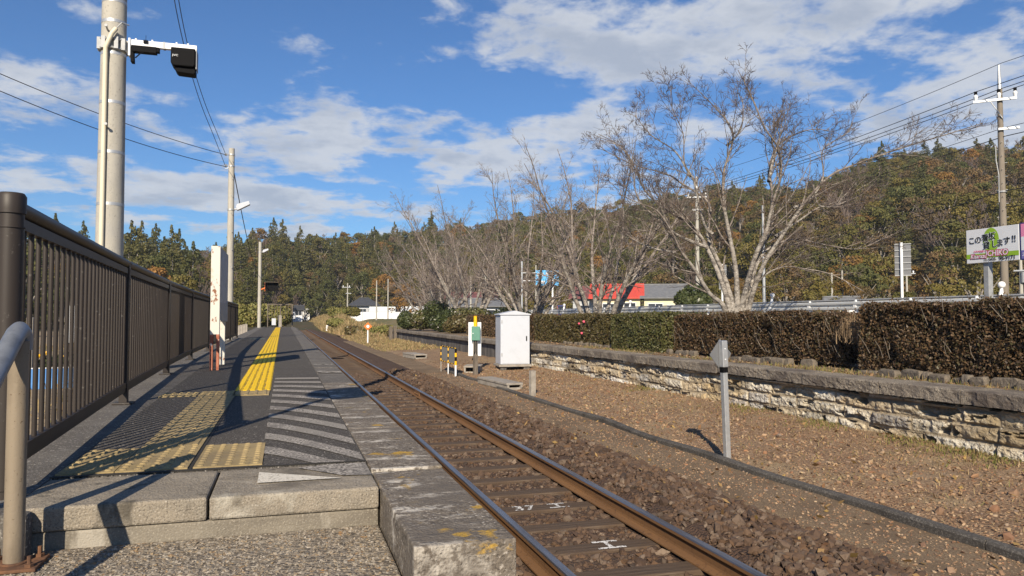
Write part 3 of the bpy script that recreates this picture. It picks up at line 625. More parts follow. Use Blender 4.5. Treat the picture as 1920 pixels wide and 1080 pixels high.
# ================================================================ STONE WALL OF THE DISUSED PLATFORM
def masonry():
    ya, yb, za, zb, stp = 4.4, 27.6, -.14, .66, .0145
    ys = np.arange(ya, yb, stp); zs = np.arange(za, zb, .0125)
    Y, Z = np.meshgrid(ys, zs); Y = Y.ravel(); Z = Z.ravel()
    wob = (fbm(np.stack([Y * .7, Z * 0, 0 * Y + 5], 1), 3) - .5) * .16
    heights = [-.2, .02, .22, .42, .60, .8]; zw = Z + wob * .5
    course = np.clip(np.searchsorted(heights, zw) - 1, 0, 4)
    rr = np.random.default_rng(5); dist = np.full(len(Y), 9.); bid = np.zeros(len(Y), int); nb = 0; cols = []
    pal = 1.12 * np.array([(.56, .49, .35), (.48, .37, .21), (.32, .29, .25), (.64, .61, .54), (.53, .43, .26), (.40, .35, .29), (.60, .54, .41)])
    for c in range(5):
        cuts = [ya - 1]
        while cuts[-1] < yb + 1: cuts.append(cuts[-1] + rr.uniform(.5, 1.15))
        cuts = np.array(cuts); s = course == c
        yw = Y[s] + (fbm(np.stack([Z[s] * 4, 0 * Z[s] + c, Y[s] * .2], 1), 2) - .5) * .12
        k = np.clip(np.searchsorted(cuts, yw) - 1, 0, len(cuts) - 2)
        dy = np.minimum(yw - cuts[k], cuts[k + 1] - yw); dz = np.minimum(zw[s] - heights[c], heights[c + 1] - zw[s])
        dist[s] = np.minimum(dy, dz * 1.0); bid[s] = nb + k; nb += len(cuts)
        for _ in range(len(cuts)): cols.append(pal[rr.choice(7, p=[.22, .16, .14, .12, .16, .08, .12])] * rr.uniform(.82, 1.12))
    cols = np.array(cols); hb = rr.uniform(-.02, .035, nb)
    n1 = fbm(np.stack([Y * 5, Z * 7, 0 * Y], 1), 4); n2 = fbm(np.stack([Y * 16, Z * 22, 0 * Y + 3], 1), 4); n3 = fbm(np.stack([Y * 3.4, Z * 7.5, 0 * Y + 8], 1), 4)
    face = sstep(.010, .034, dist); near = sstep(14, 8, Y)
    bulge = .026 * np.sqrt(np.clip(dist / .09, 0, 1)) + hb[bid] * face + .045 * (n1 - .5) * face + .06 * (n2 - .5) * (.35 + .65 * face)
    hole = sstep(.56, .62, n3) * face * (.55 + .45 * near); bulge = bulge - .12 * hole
    X = 8.215 - bulge - .02 * (1 - sstep(-.1, .1, Z))
    gm = cols.mean(1, keepdims=True); cols = gm + (cols - gm) * .72; col = cols[bid] * (.66 + .6 * n2[:, None]); mort = np.array([.33, .27, .185])
    lich = sstep(.56, .68, fbm(np.stack([Y * 1.9, Z * 4.5, 0 * Y + 21], 1), 4))[:, None] * face[:, None]
    col = col * (1 - .6 * lich) + np.array([.66, .64, .58]) * .6 * lich
    och = sstep(.54, .66, fbm(np.stack([Y * 1.3, Z * 2.5, 0 * Y + 41], 1), 4))[:, None]
    col = col * (1 - .5 * och) + np.array([.50, .35, .15]) * .5 * och
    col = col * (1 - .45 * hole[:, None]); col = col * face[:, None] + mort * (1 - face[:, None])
    dst = sstep(.5, .64, fbm(np.stack([Y * 1.1, Z * 3.2, 0 * Y + 61], 1), 5))[:, None]; col = col * (1 - .5 * dst) + np.array([.10, .088, .07]) * .35 * dst
    nx, ny = len(ys), len(zs); i = (np.arange(ny - 1)[:, None] * nx + np.arange(nx - 1)[None]).ravel()
    F = np.stack([i, i + nx, i + nx + 1, i + 1], 1)
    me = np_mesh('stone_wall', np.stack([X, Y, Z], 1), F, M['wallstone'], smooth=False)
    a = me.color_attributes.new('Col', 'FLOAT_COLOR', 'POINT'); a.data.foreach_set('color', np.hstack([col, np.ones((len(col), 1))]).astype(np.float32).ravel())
    return me
wall = tag(link('stone_wall', masonry()), 'pitted yellow and grey block wall along the disused platform', 'wall')
bk = MB(); bk.box(8.32, 8.85, 4.4, 27.6, -.2, .66); bk.build('wall_core', M['coping_wall'], wall)
rr = random.Random(11); b = MB(); y = 4.4
while y < 27.5:
    L = rr.uniform(1.25, 1.75); e = min(27.6, y + L); dx = rr.uniform(-.012, .012)
    zo = rr.uniform(-.008, .008); pf = [(8.10, q) for q in np.linspace(.672, .83, 6)] + [(8.106, .842), (8.118, .85)] + [(q, .85) for q in np.linspace(8.15, 8.66, 9)] + [(8.66, .672)]
    ny = max(4, int((e - y) / .045)); yv = np.linspace(y + .008, e - .008, ny); G = np.array([[(u + dx, yy0, w + zo) for (u, w) in pf] for yy0 in yv]); sh = G.shape
    G = G.reshape(-1, 3); nz = fbm(G * 9, 3) - .5; nz2 = fbm(G * 26 + 5, 3) - .5; G[:, 0] += .03 * nz + .03 * nz2; G[:, 2] += .016 * nz + .014 * nz2; m_ = len(pf)
    b.add(G.tolist(), [(i * m_ + j, i * m_ + j + 1, (i + 1) * m_ + j + 1, (i + 1) * m_ + j) for i in range(ny - 1) for j in range(m_ - 1)] + [tuple(range(m_)), tuple((ny - 1) * m_ + j for j in range(m_))]); y = e
cpo = b.build('coping', M['coping_wall'], wall)
fw = empty('concrete_wall', (8.3, 27.6, 0), 0, 'dark stained concrete panel wall of the disused platform, beyond the white cabinet', 'wall')
b = MB(); y = 0
while y < 33: b.box(-.02 + rr.uniform(-.01, .01), .35, y + .008, y + 1.19, -.3, .66); y += 1.2
b.build('panel', M['far_wall'], fw, bevel=.01)
b = MB(); b.box(-.17, .5, 0, 33.3, .665, .83); b.build('coping', M['coping_wall'], fw, bevel=.02)
b = MB(); b.prism([(.02, -.1), (.40, -.1), (.40, .60), (.02, .75)], 'y', 33.2, 33.9); b.build('end_block', M['far_wall'], fw)
# small wooden stakes at the far end and in the yard
def stake(x, y, h, w, label, mt='wood_gray', tilt=.0, pair=False):
    b = MB(); b.box(-w / 2, w / 2, -w / 2, w / 2, -.15, h)
    o = b.build('stake', M[mt], bevel=.008); o.location = (x, y, 0); o.rotation_euler = (tilt, tilt * .6, .2)
    return tag(o, label, 'stake')
stake(7.72, 57.4, 1.1, .22, 'weathered post at the far end of the concrete wall, left one of two'); stake(8.08, 57.6, 1.12, .22, 'weathered post at the far end of the concrete wall, right one of two')
stake(5.40, 16.2, .55, .12, 'short grey concrete stake standing by the cable line before the white cabinet', 'trough')
stake(5.62, 22.4, .62, .12, 'weathered wooden stake beside the concrete pit near the green box', 'wood_gray')

# edging stones under the hedges
rr = random.Random(21); y = 5.2; k = 0
while y < 26:
    L = rr.choice([.12, .16, .2, .24, .34, .42]); h = rr.uniform(.07, .14)
    if not (10.55 < y < 11.8) and rr.random() < .92:
        w = rr.uniform(.10, .15); b = MB()
        vs = []
        for zq, s in ((-.1, 1), (h * .6, 1.0), (h, .8)):
            for sx_, sy_ in ((-1, -1), (1, -1), (1, 1), (-1, 1)):
                vs.append((sx_ * w / 2 * s + rr.uniform(-.012, .012), sy_ * L / 2 * s + rr.uniform(-.018, .018), zq + rr.uniform(-.014, .014)))
        b.add(vs, [(0, 3, 2, 1), (8, 9, 10, 11)] + [(q * 4 + j, q * 4 + (j + 1) % 4, q * 4 + 4 + (j + 1) % 4, q * 4 + 4 + j) for q in (0, 1) for j in range(4)])
        xq = 9.43 if y < 10.6 else 9.72 + .012 * (y - 11)
        o = b.build('edging_stone', M['edging'], bevel=.012); o.location = (xq + rr.uniform(-.05, .05), y + L / 2, .80); o.rotation_euler = (rr.uniform(-.08, .08), rr.uniform(-.1, .1), rr.uniform(-.14, .14))
        tag(o, 'rough grey stone in the low edging under the clipped hedge', 'edging stone', 'edging stones along the hedge foot')
    y += L + rr.uniform(.01, .05) + (rr.random() < .12) * .2

# dark cable line between grit and soil
cb_ = empty('cable_trunking', (5.2, 0, 0), 0, 'long dark concrete cable trunking running beside the ballast', 'trunking')
b = MB(); y = .5; rr = random.Random(31)
while y < 24.5:
    L = 2.0; n = 5
    for q in range(n):
        a, c = y + L * q / n, y + L * (q + 1) / n
        def xo(v): return -.035 * math.sin(v * .9) + .02 * math.sin(v * 2.3) - .16 * max(0, (4.4 - v) / 2.5)
        def zo(v): return .012 * math.sin(v * 1.7)
        A_, C_ = xo(a), xo(c)
        pr = [(-.055, -.12), (-.058, .012), (-.042, .03), (.042, .03), (.058, .012), (.055, -.12)]
        vs = [(A_ + u, a + (.006 if q == 0 else 0), z + zo(a)) for u, z in pr] + [(C_ + u, c - (.006 if q == n - 1 else 0), z + zo(c)) for u, z in pr]
        fs = [(j, j + 1, 6 + j + 1, 6 + j) for j in range(5)]
        if q == 0: fs.append(tuple(range(6))[::-1])
        if q == n - 1: fs.append(tuple(range(6, 12)))
        b.add(vs, fs)
    y += L
b.build('cover', M['dark_kerb'], cb_, smooth=True)

# ================================================================ FENCE ALONG THE PLATFORM
fe = empty('platform_fence', (FX[0], FY[0], PZ), 0, 'dark brown tubular metal fence along the left side of the platform', 'fence')
OX, OY = FX[0], FY[0]
def P(y, z=0, dx=0): return (fx(y) - OX + dx, y - OY, z)
for i, y in enumerate(FY):
    b = MB(); p = P(y)
    if i == 0:
        b.tube([(p[0], p[1], -.08), (p[0], p[1], 1.055)], .044, 24); b.tube([(p[0], p[1], 1.055), (p[0], p[1], 1.07)], .050, 24)
        b.tube([(p[0], p[1], 1.07), (p[0], p[1], 1.12), (p[0], p[1], 1.133)], [.050, .050, .042], 24); b.tube([(p[0], p[1], 1.0), (p[0], p[1], 1.006)], .0485, 24); b.tube([(p[0], p[1], .02), (p[0], p[1], .026)], .0485, 24)
    else:
        w = .032 if i != 2 else .05
        b.box(p[0] - .03, p[0] + .03, p[1] - w, p[1] + w, -.02, 1.10, 1 if i == 2 else 0)
        b.box(p[0] - .07, p[0] + .07, p[1] - .07, p[1] + .07, -.012, .004, 0)
    b.build('post', [M['fence_brown'], M['fence_dark']], fe, smooth=(i == 0), bevel=0 if i == 0 else .004)
for a, c in zip(FY[:-1], FY[1:]):
    b = MB(); pa, pc = P(a + .045), P(c - .035)
    def rail(z0, z1, w):
        vs = [(p[0] + s * w, p[1], z) for p in (pa, pc) for (s, z) in ((-1, z0), (1, z0), (1, z1), (-1, z1))]
        b.add(vs, [(0, 1, 5, 4), (1, 2, 6, 5), (2, 3, 7, 6), (3, 0, 4, 7), (0, 3, 2, 1), (4, 5, 6, 7)])
    b.tube([(pa[0], pa[1], 1.085), (pc[0], pc[1], 1.085)], .032, 14); rail(1.005, 1.048, .019); b.build('top_rail', M['fence_brown'], fe, smooth=True)
    b = MB(); rail(.115, .155, .021); rail(.085, .112, .017); b.build('bottom_rail', M['fence_brown'], fe)
    n = int((c - a) / .122); step = (c - a) / n
    for k in range(n):
        yv = a + (k + .5) * step + (.03 if k == 0 and a == FY[0] else 0)
        bb = MB(); p = P(yv); bb.tube([(p[0], p[1], .15), (p[0], p[1], 1.01)], .0108, 10)
        if a < 13: bb.build('baluster', M['fence_brown'], fe, smooth=True)
        else:
            if k == 0: far = MB()
            far.tube([(p[0], p[1], .15), (p[0], p[1], 1.01)], .0108, 6)
            if k == n - 1: tag(far.build('balusters', M['fence_brown'], fe), kind='stuff')

# handrail of the steps
hr = empty('handrail', (-.838, 2.83, .938), 0, 'worn steel handrail with mottled post on a rusty base plate by the steps', 'handrail')
b = MB(); b.tube([(0, 0, .01), (0, 0, .735)], .030, 24); b.build('post', M['handrail'], hr, smooth=True)
b = MB(); tp = [(0, .02, .815), (0, .012, .835), (0, -.015, .838), (0, -.06, .81), (0, -.22, .70), (0, -2.0, -.56)]
b.tube([(0, .03, .705), (0, .032, .735), (0, .022, .76), (0, 0, .77), (0, -.03, .76), (0, -.07, .735), (0, -.22, .635), (0, -1.9, -.54)], .030, 24); b.build('rail', M['handrail_top'], hr, smooth=True)
b = MB(); b.tube([(0, -1.4, -.47), (0, -1.4, -.2)], .0325, 16); b.build('post', M['handrail'], hr, smooth=True)
b = MB(); b.box(-.11, .085, -.08, .08, .003, .014); b.tube([(0, 0, .012), (0, 0, .02)], .041, 20); pl_ = b.build('base_plate', M['rust_plate'], hr, bevel=.003)
for sx_ in (-1, 1):
    for sy_ in (-1, 1):
        b = MB(); b.tube([(sx_ * .06, sy_ * .055, .01), (sx_ * .06, sy_ * .055, .024)], .014, 6); b.tube([(sx_ * .06, sy_ * .055, .02), (sx_ * .06, sy_ * .055, .048)], .0065, 8); b.build('bolt', M['rust_plate'], pl_)

# convex mirror on its post, left of the steps and outside the frame: only its shadow is seen
cm = empty('traffic_mirror', (-1.52, 1.75, .3), R(-21), 'round orange backed mirror on a thin post outside the near fence post', 'mirror')
b = MB(); b.tube([(0, 0, 0), (0, 0, 3.5)], .030, 12); b.build('post', M['orange_paint'], cm, smooth=True)
b = MB(); n = 32; b.tube([(0, .05, 3.85), (0, .09, 3.85), (0, .12, 3.85)], [.31, .30, .2], n); b.build('mirror_disc', M['orange_paint'], cm, smooth=True)
b = MB(); b.tube([(0, 0, 3.35), (0, .05, 3.6), (0, .07, 3.85)], .02, 8); b.build('bracket', M['orange_paint'], cm)

# ================================================================ POLES, LAMPS, WIRES
def band(b, r, z, mi): b.tube([(0, 0, z - .018), (0, 0, z + .018)], r, 24, mi)
p1 = empty('concrete_pole', (-2.02, 9.9, .55), 0, 'thick grey concrete pole behind the fence with a cream conduit and camera arm', 'pole')
def r1(z): return .162 - .0055 * z
b = MB(); zs = [0, 2, 4, 6, 8.5]; b.tube([(0, 0, z) for z in zs], [r1(z) for z in zs], 32); b.build('pole_shaft', M['concrete_pole'], p1, smooth=True)
for z in (1.72, 2.55, 3.17, 3.77, 4.36, 4.75, 5.0): b = MB(); band(b, r1(z) + .003, z, 0); b.build('clamp_band', M['galv'], p1, smooth=True)
b = MB(); q = lambda z, g=.03: (-.052, -(r1(z) + g) * .95, z)
b.tube([q(-.2), q(.8), q(2), q(3.3), q(4.25), (-.048, -(r1(4.3) + .04), 4.40), (.02, -(r1(4.4) + .07), 4.56), (.06, -(r1(4.5) + .05), 4.63)], .027, 12); b.build('conduit', M['cream_pipe'], p1, smooth=True)
b = MB()
for (x_, z_) in ((-.02, 3.45), (-.04, 4.62)): b.tube([(x_, -r1(z_), z_), (x_, -r1(z_) - .09, z_ + .02)], .011, 8); b.tube([(x_, -r1(z_) - .085, z_ + .02), (x_, -r1(z_) - .10, z_ + .022)], .018, 10)
b.build('step_bolt', M['galv_dull'], p1)
b = MB(); r0 = r1(4.5)
for z in (4.41, 4.52): b.tube([(math.cos(a) * (r0 + .02), math.sin(a) * (r0 + .02), z + .008 * math.sin(7 * a)) for a in np.linspace(0, 6.28, 26)], .014, 6)
for a in (-2.6, -2.1, -1.2, -.7, -.2):
    b.box(math.cos(a) * (r0 + .025) - .022, math.cos(a) * (r0 + .025) + .022, math.sin(a) * (r0 + .025) - .022, math.sin(a) * (r0 + .025) + .022, 4.40, 4.54)
b.build('pole_bracket', M['galv_dull'], p1)
b = MB(); b.tube([(.06, -(r1(4.5) + .05), 4.63), (.12, -.2, 4.70), (.19, -.14, 4.70)], .008, 6); b.build('cable', M['galv_dull'], p1)
ca = empty('camera_arm', (-1.86, 9.82, 5.02), 0, 'white horizontal arm carrying a black camera housing on the thick concrete pole', 'camera arm')
b = MB(); b.box(.03, .78, -.03, .03, .0, .075); b.box(.02, .045, -.05, .05, -.13, .085); ar = b.build('arm', M['white_paint'], ca, bevel=.004)
b = MB()
for x_ in (.1, .28, .55, .68): b.box(x_ - .009, x_ + .009, -.034, .034, .076, .09)
b.build('clip', M['white_paint'], ar)
b = MB(); b.box(.40, .425, -.033, .033, -.004, .079); b.build('strap', M['galv_dull'], ar)
b = MB(); b.box(.06, .33, -.06, .035, -.075, -.001); b.box(.32, .36, -.05, .03, -.055, -.001)
b.prism([(.045, -.02), (.075, -.02), (.085, -.20), (.05, -.20)], 'y', -.05, .05)
b.tube([(.1, -.04, -.15), (.15, -.05, -.10), (.2, -.05, -.07)], .008, 6)
b.tube([(.21, -.03, .075), (.21, -.03, .14)], .003, 5); b.box(.185, .235, -.05, -.02, .04, .076)
b.build('bracket_box', M['black'], ca, bevel=.004)
b = MB(); b.prism([(.50, 0), (.50, -.19), (.53, -.225), (.755, -.225), (.775, -.20), (.775, 0)], 'y', -.13, .10); hs = b.build('camera_housing', M['black'], ca, bevel=.012)
b = MB(); b.prism([(.545, -.227), (.545, -.265), (.57, -.29), (.76, -.30), (.772, -.28), (.772, -.227)], 'y', -.09, .09); b.build('lens_shade', M['black'], hs, bevel=.006)
b = MB(); b.box(.779, .787, -.1, .08, -.24, .0); b.build('side_plate', M['galv_dull'], hs)
text_mesh('logo', 'JVC', .034, M['board_white'], hs, Matrix.Translation((.553, -.1435, -.105)) @ Matrix.Rotation(R(90), 4, 'X') @ Matrix.Scale(1.25, 4, (1, 0, 0)))
# conduits at the pole foot
for dx in (-.13, -.045):
    b = MB(); b.tube([(0, 0, -.1), (0, 0, .6)], .032, 10); o = b.build('conduit_pipe', M['cream_pipe'], smooth=True); o.location = (-2.02 + dx, 9.55, .55)
    tag(o, 'cream conduit pipe standing at the foot of the thick concrete pole, ' + ('left' if dx < -.1 else 'right') + ' of the pair', 'pipe')

def platform_pole(name, x, y, h, r0, r1_, label, lamp_z, lampw):
    p = empty(name, (x, y, 1.05), 0, label, 'pole')
    b = MB(); b.tube([(0, 0, 0), (0, 0, h)], [r0, r1_], 20); b.build('pole_shaft', M['concrete_pole'], p, smooth=True)
    b = MB()
    for z in np.arange(2.3, h - .3, .55): b.tube([(.02, -r0, z), (.04, -r0 - .06, z - .02), (.06, -r0 - .065, z - .06)], .012, 5)
    b.build('step_bolt', M['galv_dull'], p)
    l = empty('platform_lamp', (x, y, 1.05 + lamp_z), 0, ('white box lamp on the taller, nearer platform pole' if lampw > .4 else 'white box lamp high on the farther platform pole'), 'lamp')
    b = MB(); b.tube([(0, 0, -.06), (r0 + .12, -.03, -.02)], .018, 8); b.tube([(0, 0, -.08), (0, 0, -.04)], r0 * .93 + .006, 20); b.build('arm', M['galv'], l)
    s = lampw; Mx = Matrix.Translation((r0 + .06, -.03, -.03)) @ Matrix.Rotation(R(-18), 4, 'Y')
    b = MB(); b.prism([(0, -.05), (0, .06), (.05, .13), (s, .13), (s, .02), (.06, -.05)], 'y', -.12, .12, 0, Mx); hd = b.build('lamp_head', M['white_box'], l, bevel=.01)
    b = MB(); b.prism([(.004, -.046), (.004, .05), (-.006, .05), (-.006, -.046)], 'y', -.10, .10, 0, Mx); b.build('lamp_glass', M['galv_dull'], hd)
    return p
p2 = platform_pole('concrete_pole', -1.66, 24.66, 5.98, .115, .085, 'slim grey concrete pole with wires and a lamp at the far end of the fence', 4.12, .42)
b = MB()
for z, yv in ((5.78, 0), (5.42, 0)):
    b.tube([(0, 0, z), (-.14, -.02, z)], .012, 6); b.ball((-.17, -.02, z), .045, 8); b.tube([(0, 0, z - .02), (0, 0, z + .02)], .10, 16)
    b.tube([(.07, -.03, z - .03), (.12, -.03, z - .03)], .012, 6)
b.tube([(-.17 + .09 * math.cos(a), -.05, 5.40 + .07 * math.sin(a)) for a in np.linspace(0, 6.28, 14)], .008, 5)
b.build('insulator', M['galv'], p2)
p3 = platform_pole('concrete_pole', -1.72, 54.3, 5.95, .125, .10, 'farther thin concrete pole near the platform end carrying a monitor hood', 5.28, .40)
mo = empty('platform_monitor', (-1.72, 54.3, 3.9), 0, 'dark hooded monitor on an orange arm beside the farther platform pole', 'monitor')
b = MB(); b.tube([(.05, 0, -.22), (.28, 0, -.12), (.40, 0, -.05)], .045, 8); b.build('arm', M['orange_paint'], mo)
b = MB(); b.box(.36, 1.22, -.02, .02, -.30, .30); b.build('screen', M['black'], mo)
b = MB(); b.box(.34, 1.24, -.35, .35, .30, .325); b.box(.34, .365, -.02, .35, -.3, .30); b.prism([(-.35, .30), (.02, .30), (.02, -.3)], 'x', .345, .365); b.build('hood', M['wood_gray'], mo)
b = MB(); b.box(.33, 1.25, -.025, -.02, .31, .34); b.box(.33, .36, -.03, -.02, -.3, .31); b.build('rim', M['orange_paint'], mo)

def wire(p, q, sag, r, label, cat='wire', group=None, n=28):
    p, q = Vector(p), Vector(q); b = MB()
    pts = [p.lerp(q, i / n) - Vector((0, 0, sag * 4 * (i / n) * (1 - i / n))) for i in range(n + 1)]
    b.tube(pts, r, 5); return tag(b.build('wire', M['wire']), label, cat, group)
wire((-1.83, 24.64, 6.82), (-9.6, 12.5, 7.96), .45, .010, 'upper sagging wire from the slim platform pole to the left')
wire((-1.83, 24.64, 6.45), (-9.6, 12.5, 7.78), .55, .010, 'lower sagging wire from the slim platform pole to the left')
wire((-1.80, 24.62, 6.83), (-.62, 2.0, 3.35 - .35), .0, .008, 'x') if False else None
def wire_thru(p, mids, r, label):
    # a hanging wire from p, through the given points
    b = MB(); pts = [Vector(p)] + [Vector(m) for m in mids]; out = []
    for i in range(len(pts) - 1):
        p0, p1_, p2_, p3_ = pts[max(i - 1, 0)], pts[i], pts[i + 1], pts[min(i + 2, len(pts) - 1)]
        for k in range(10):
            t = k / 10; out.append(.5 * ((2 * p1_) + (p2_ - p0) * t + (2 * p0 - 5 * p1_ + 4 * p2_ - p3_) * t * t + (3 * p1_ - p0 - 3 * p2_ + p3_) * t ** 3))
    out.append(pts[-1]); b.tube(out, r, 5); return tag(b.build('wire', M['wire']), label, 'wire')
def beyond(px, py, depth):     # a point at this distance along the track seen through the photograph's grid, only used to hang wires
    a, e = (px - 960) / 1400, (540 - py) / 1400; th, ps = R(2.29), R(16.874)
    f = Vector((math.sin(ps) * math.cos(th), math.cos(ps) * math.cos(th), math.sin(th))); r_ = Vector((math.cos(ps), -math.sin(ps), 0)); u = Vector((-math.sin(ps) * math.sin(th), -math.cos(ps) * math.sin(th), math.cos(th)))
    dd = f + r_ * a + u * e; return Vector((0, 0, 1.75)) + dd * (depth / dd.y)
wire_thru((-1.83, 24.64, 6.82), [beyond(408, 252, 21.5), beyond(383, 190, 19.0), beyond(357, 105, 16.5), beyond(335, 0, 14.2), beyond(322, -110, 12.5)], .0075, 'right of two wires dropping from above to the slim platform pole')
wire_thru((-1.83, 24.64, 6.45), [beyond(402, 258, 21.5), beyond(375, 190, 19.0), beyond(350, 105, 16.5), beyond(327, 0, 14.2), beyond(314, -110, 12.5)], .0075, 'left of two wires dropping from above to the slim platform pole')
wire((-1.62, 24.7, 6.45), (-2.2, 95, 8.5), 2.6, .016, 'thin wire falling from the slim platform pole toward the wooded hill')

# ================================================================ STATION NAME BOARD (seen edge on)
sg = empty('station_board', (-.85, 10.15, PZ), 0, 'white station board seen edge on, on a rust eaten post and a cream post', 'board')
b = MB(); b.box(-.055, .055, -.05, .05, .45, 1.57); b.build('post', M['rusty_white'], sg, bevel=.005)
b = MB(); b.box(-.055, -.02, -.05, .05, 0, .452); b.box(.02, .055, -.05, .05, 0, .452); b.build('post_foot', M['rust_red'], sg, bevel=.004)
b = MB(); b.box(-.035, .035, 1.15, 1.22, 0, .66); b.build('post', M['rusty_white'], sg, bevel=.005)
b = MB(); b.box(-.03, .058, .052, 1.26, .63, 1.56); bd = b.build('panel', M['board_shade'], sg, bevel=.004)
b = MB(); b.box(.0585, .061, .06, 1.25, .61, .86); b.build('lower_strip', M['galv_dull'], bd)
b = MB(); b.box(-.034, -.031, .05, 1.25, .64, 1.55); b.build('face', M['board_white'], bd)

# ================================================================ YARD EQUIPMENT
cab = empty('equipment_cabinet', (7.40, 24.35, -.02), R(-4), 'tall white steel equipment cabinet with a ridged lid on the ballast yard', 'cabinet')
b = MB(); b.box(-.50, .50, -.42, .42, .22, 1.86); b.build('cabinet_body', M['white_box'], cab, bevel=.012)
b = MB(); b.prism([(-.545, 1.865), (.545, 1.865), (.545, 1.895), (.0, 2.01), (-.545, 1.895)], 'y', -.46, .46); lid = b.build('lid', M['white_box'], cab, bevel=.008)
b = MB(); b.box(-.44, .44, -.432, -.4215, .25, 1.83); dr = b.build('door', M['white_box'], cab, bevel=.004)
b = MB(); b.box(.37, .405, -.45, -.433, 1.0, 1.16); b.box(.375, .40, -.47, -.45, 1.06, 1.10); b.build('handle', M['black'], dr)
b = MB()
for z in (.5, 1.6): b.box(-.475, -.445, -.447, -.433, z, z + .1)
b.build('hinge', M['galv'], dr)
b = MB(); b.box(-.56, .56, -.48, .48, .14, .215); b.build('base_slab', M['trough'], cab, bevel=.008)
for s in (-1, 1):
    b = MB(); b.box(s * .40 - .1, s * .40 + .1, -.42, .42, -.1, .139); b.build('support_block', M['far_wall'], cab)
gb = empty('signal_box', (6.24, 24.9, 0), R(-14), 'green equipment box with a yellow beacon on a pale post before a white panel', 'signal box')
b = MB(); b.tube([(0, 0, -.1), (0, 0, 1.0)], .075, 16); b.build('post', M['trough'], gb, smooth=True)
b = MB(); b.box(-.13, .16, -.14, .06, .98, 1.46); gx = b.build('box', M['green_paint'], gb, bevel=.012)
b = MB(); b.tube([(-.08, -.145, 1.22), (-.08, -.16, 1.22)], .018, 10); b.build('knob', M['board_white'], gx)
b = MB(); b.tube([(0, 0, 1.46), (0, 0, 1.66)], .062, 16); b.tube([(0, 0, 1.665), (0, 0, 1.80)], .058, 16); b.tube([(0, 0, 1.80), (0, 0, 1.815)], .066, 16); b.build('beacon', M['yellow_paint'], gb, smooth=True)
b = MB(); b.box(-.24, .20, .085, .11, .44, 1.60); b.build('back_panel', M['board_white'], gb, bevel=.004)
b = MB(); b.tube([(-.02, -.09, .98), (-.02, -.10, .6), (-.06, -.1, .42), (-.10, -.08, .32)], .02, 8); b.tube([(.03, -.09, .98), (.03, -.09, .5)], .016, 8); b.build('cable', M['black'], gb, smooth=True)
ba = empty('barrier_frame', (5.02, 22.5, 0), 0, 'grey mesh screen in a black and yellow striped frame beside the track', 'barrier')
def striped(pts, r, parent, nseg, name='post'):
    b = MB(); p, q = Vector(pts[0]), Vector(pts[1])
    for i in range(nseg): b.tube([p.lerp(q, i / nseg), p.lerp(q, (i + 1) / nseg)], r, 8, i % 2)
    return b.build(name, [M['yellow_paint'], M['black']], parent, smooth=True)
for yv in (0, 1.1, 2.25):
    b = MB(); b.tube([(0, yv, -.1), (0, yv, .30)], .033 if yv < 1 else .02, 8); b.build('post_foot', M['board_white'] if yv < 2 else M['trough'], ba)
    striped([(0, yv, .301), (0, yv, .80)], .034 if yv < 1 else .02, ba, 4 if yv < 1 else 5)
b = MB(); b.box(.004, .012, .04, 1.07, .34, .80); b.box(.004, .012, 1.14, 2.22, .34, .80); b.build('screen', M['grey_panel'], ba)
striped([(0, .03, .815), (0, 2.24, .815)], .013, ba, 12, 'rail'); striped([(0, .03, .32), (0, 2.24, .32)], .016, ba, 12, 'rail')
def trough_box(x, y, rz, L, w, h, label):
    t = empty('cable_pit', (x, y, -.02), rz, label, 'cable pit')
    b = MB(); b.box(-w / 2, w / 2, -L / 2, -L / 2 + .05, 0, .06); b.box(-w / 2, -w / 2 + .05, -L / 2, L / 2, .0, h - .052); b.box(w / 2 - .05, w / 2, -L / 2, L / 2, 0, h - .052); b.box(-w / 2 + .05, w / 2 - .05, L / 2 - .05, L / 2, 0, h - .052); b.build('trough', M['trough'], t)
    b = MB(); n = max(2, round(L / .5))
    for i in range(n): b.box(-w / 2 - .02, w / 2 + .02, -L / 2 + L * i / n + .004, -L / 2 + L * (i + 1) / n - .004, h - .05, h)
    b.build('cover', M['trough'], t, bevel=.006); return t
trough_box(5.32, 18.7, R(5), 2.2, .40, .17, 'low concrete cable pit with open end beside the white cabinet')
trough_box(5.50, 33.0, R(6), 2.0, .55, .2, 'far small concrete cable pit left of the striped barrier')
trough_box(5.85, 23.6, R(-20), .9, .5, .24, 'low concrete block at the foot of the green box post')
om = empty('track_marker', (5.31, 50.8, 0), R(-10), 'thin white post with an orange diamond plate beyond the barrier', 'marker')
b = MB(); b.tube([(0, 0, -.1), (0, 0, 1.05)], .05, 10); b.build('post', M['white_paint'], om, smooth=True)
Mx = Matrix.Translation((0, -.055, 1.18)) @ Matrix.Rotation(R(45), 4, 'Y')
b = MB(); b.box(-.19, .19, -.008, .008, -.19, .19, 0, Mx); pl = b.build('plate', M['orange_paint'], om)
b = MB(); b.tube([(0, -.066, 1.18), (0, -.072, 1.18)], .10, 14); b.build('reflector', M['board_white'], pl)
wm_ = MB(); wm_.box(-.13, .13, -.13, .13, 0, .72); o = wm_.build('marker_post', M['white_paint'], bevel=.03); o.location = (5.05, 97, .1); tag(o, 'tiny white marker block far off beside the track', 'marker')
ap = empty('arrow_marker', (5.24, 8.12, 0), R(6), 'slim pale square post with the grey back of a diamond plate', 'marker')
tilt = Matrix.Rotation(R(-2.0), 4, 'Y')
b = MB(); b.box(-.034, .034, -.034, .034, -.2, 1.12, 0, tilt); b.build('post', M['galv'], ap, bevel=.007)
b = MB(); b.box(-.036, .036, -.036, .036, 1.075, 1.14, 0, tilt); b.build('strap', M['black'], ap)
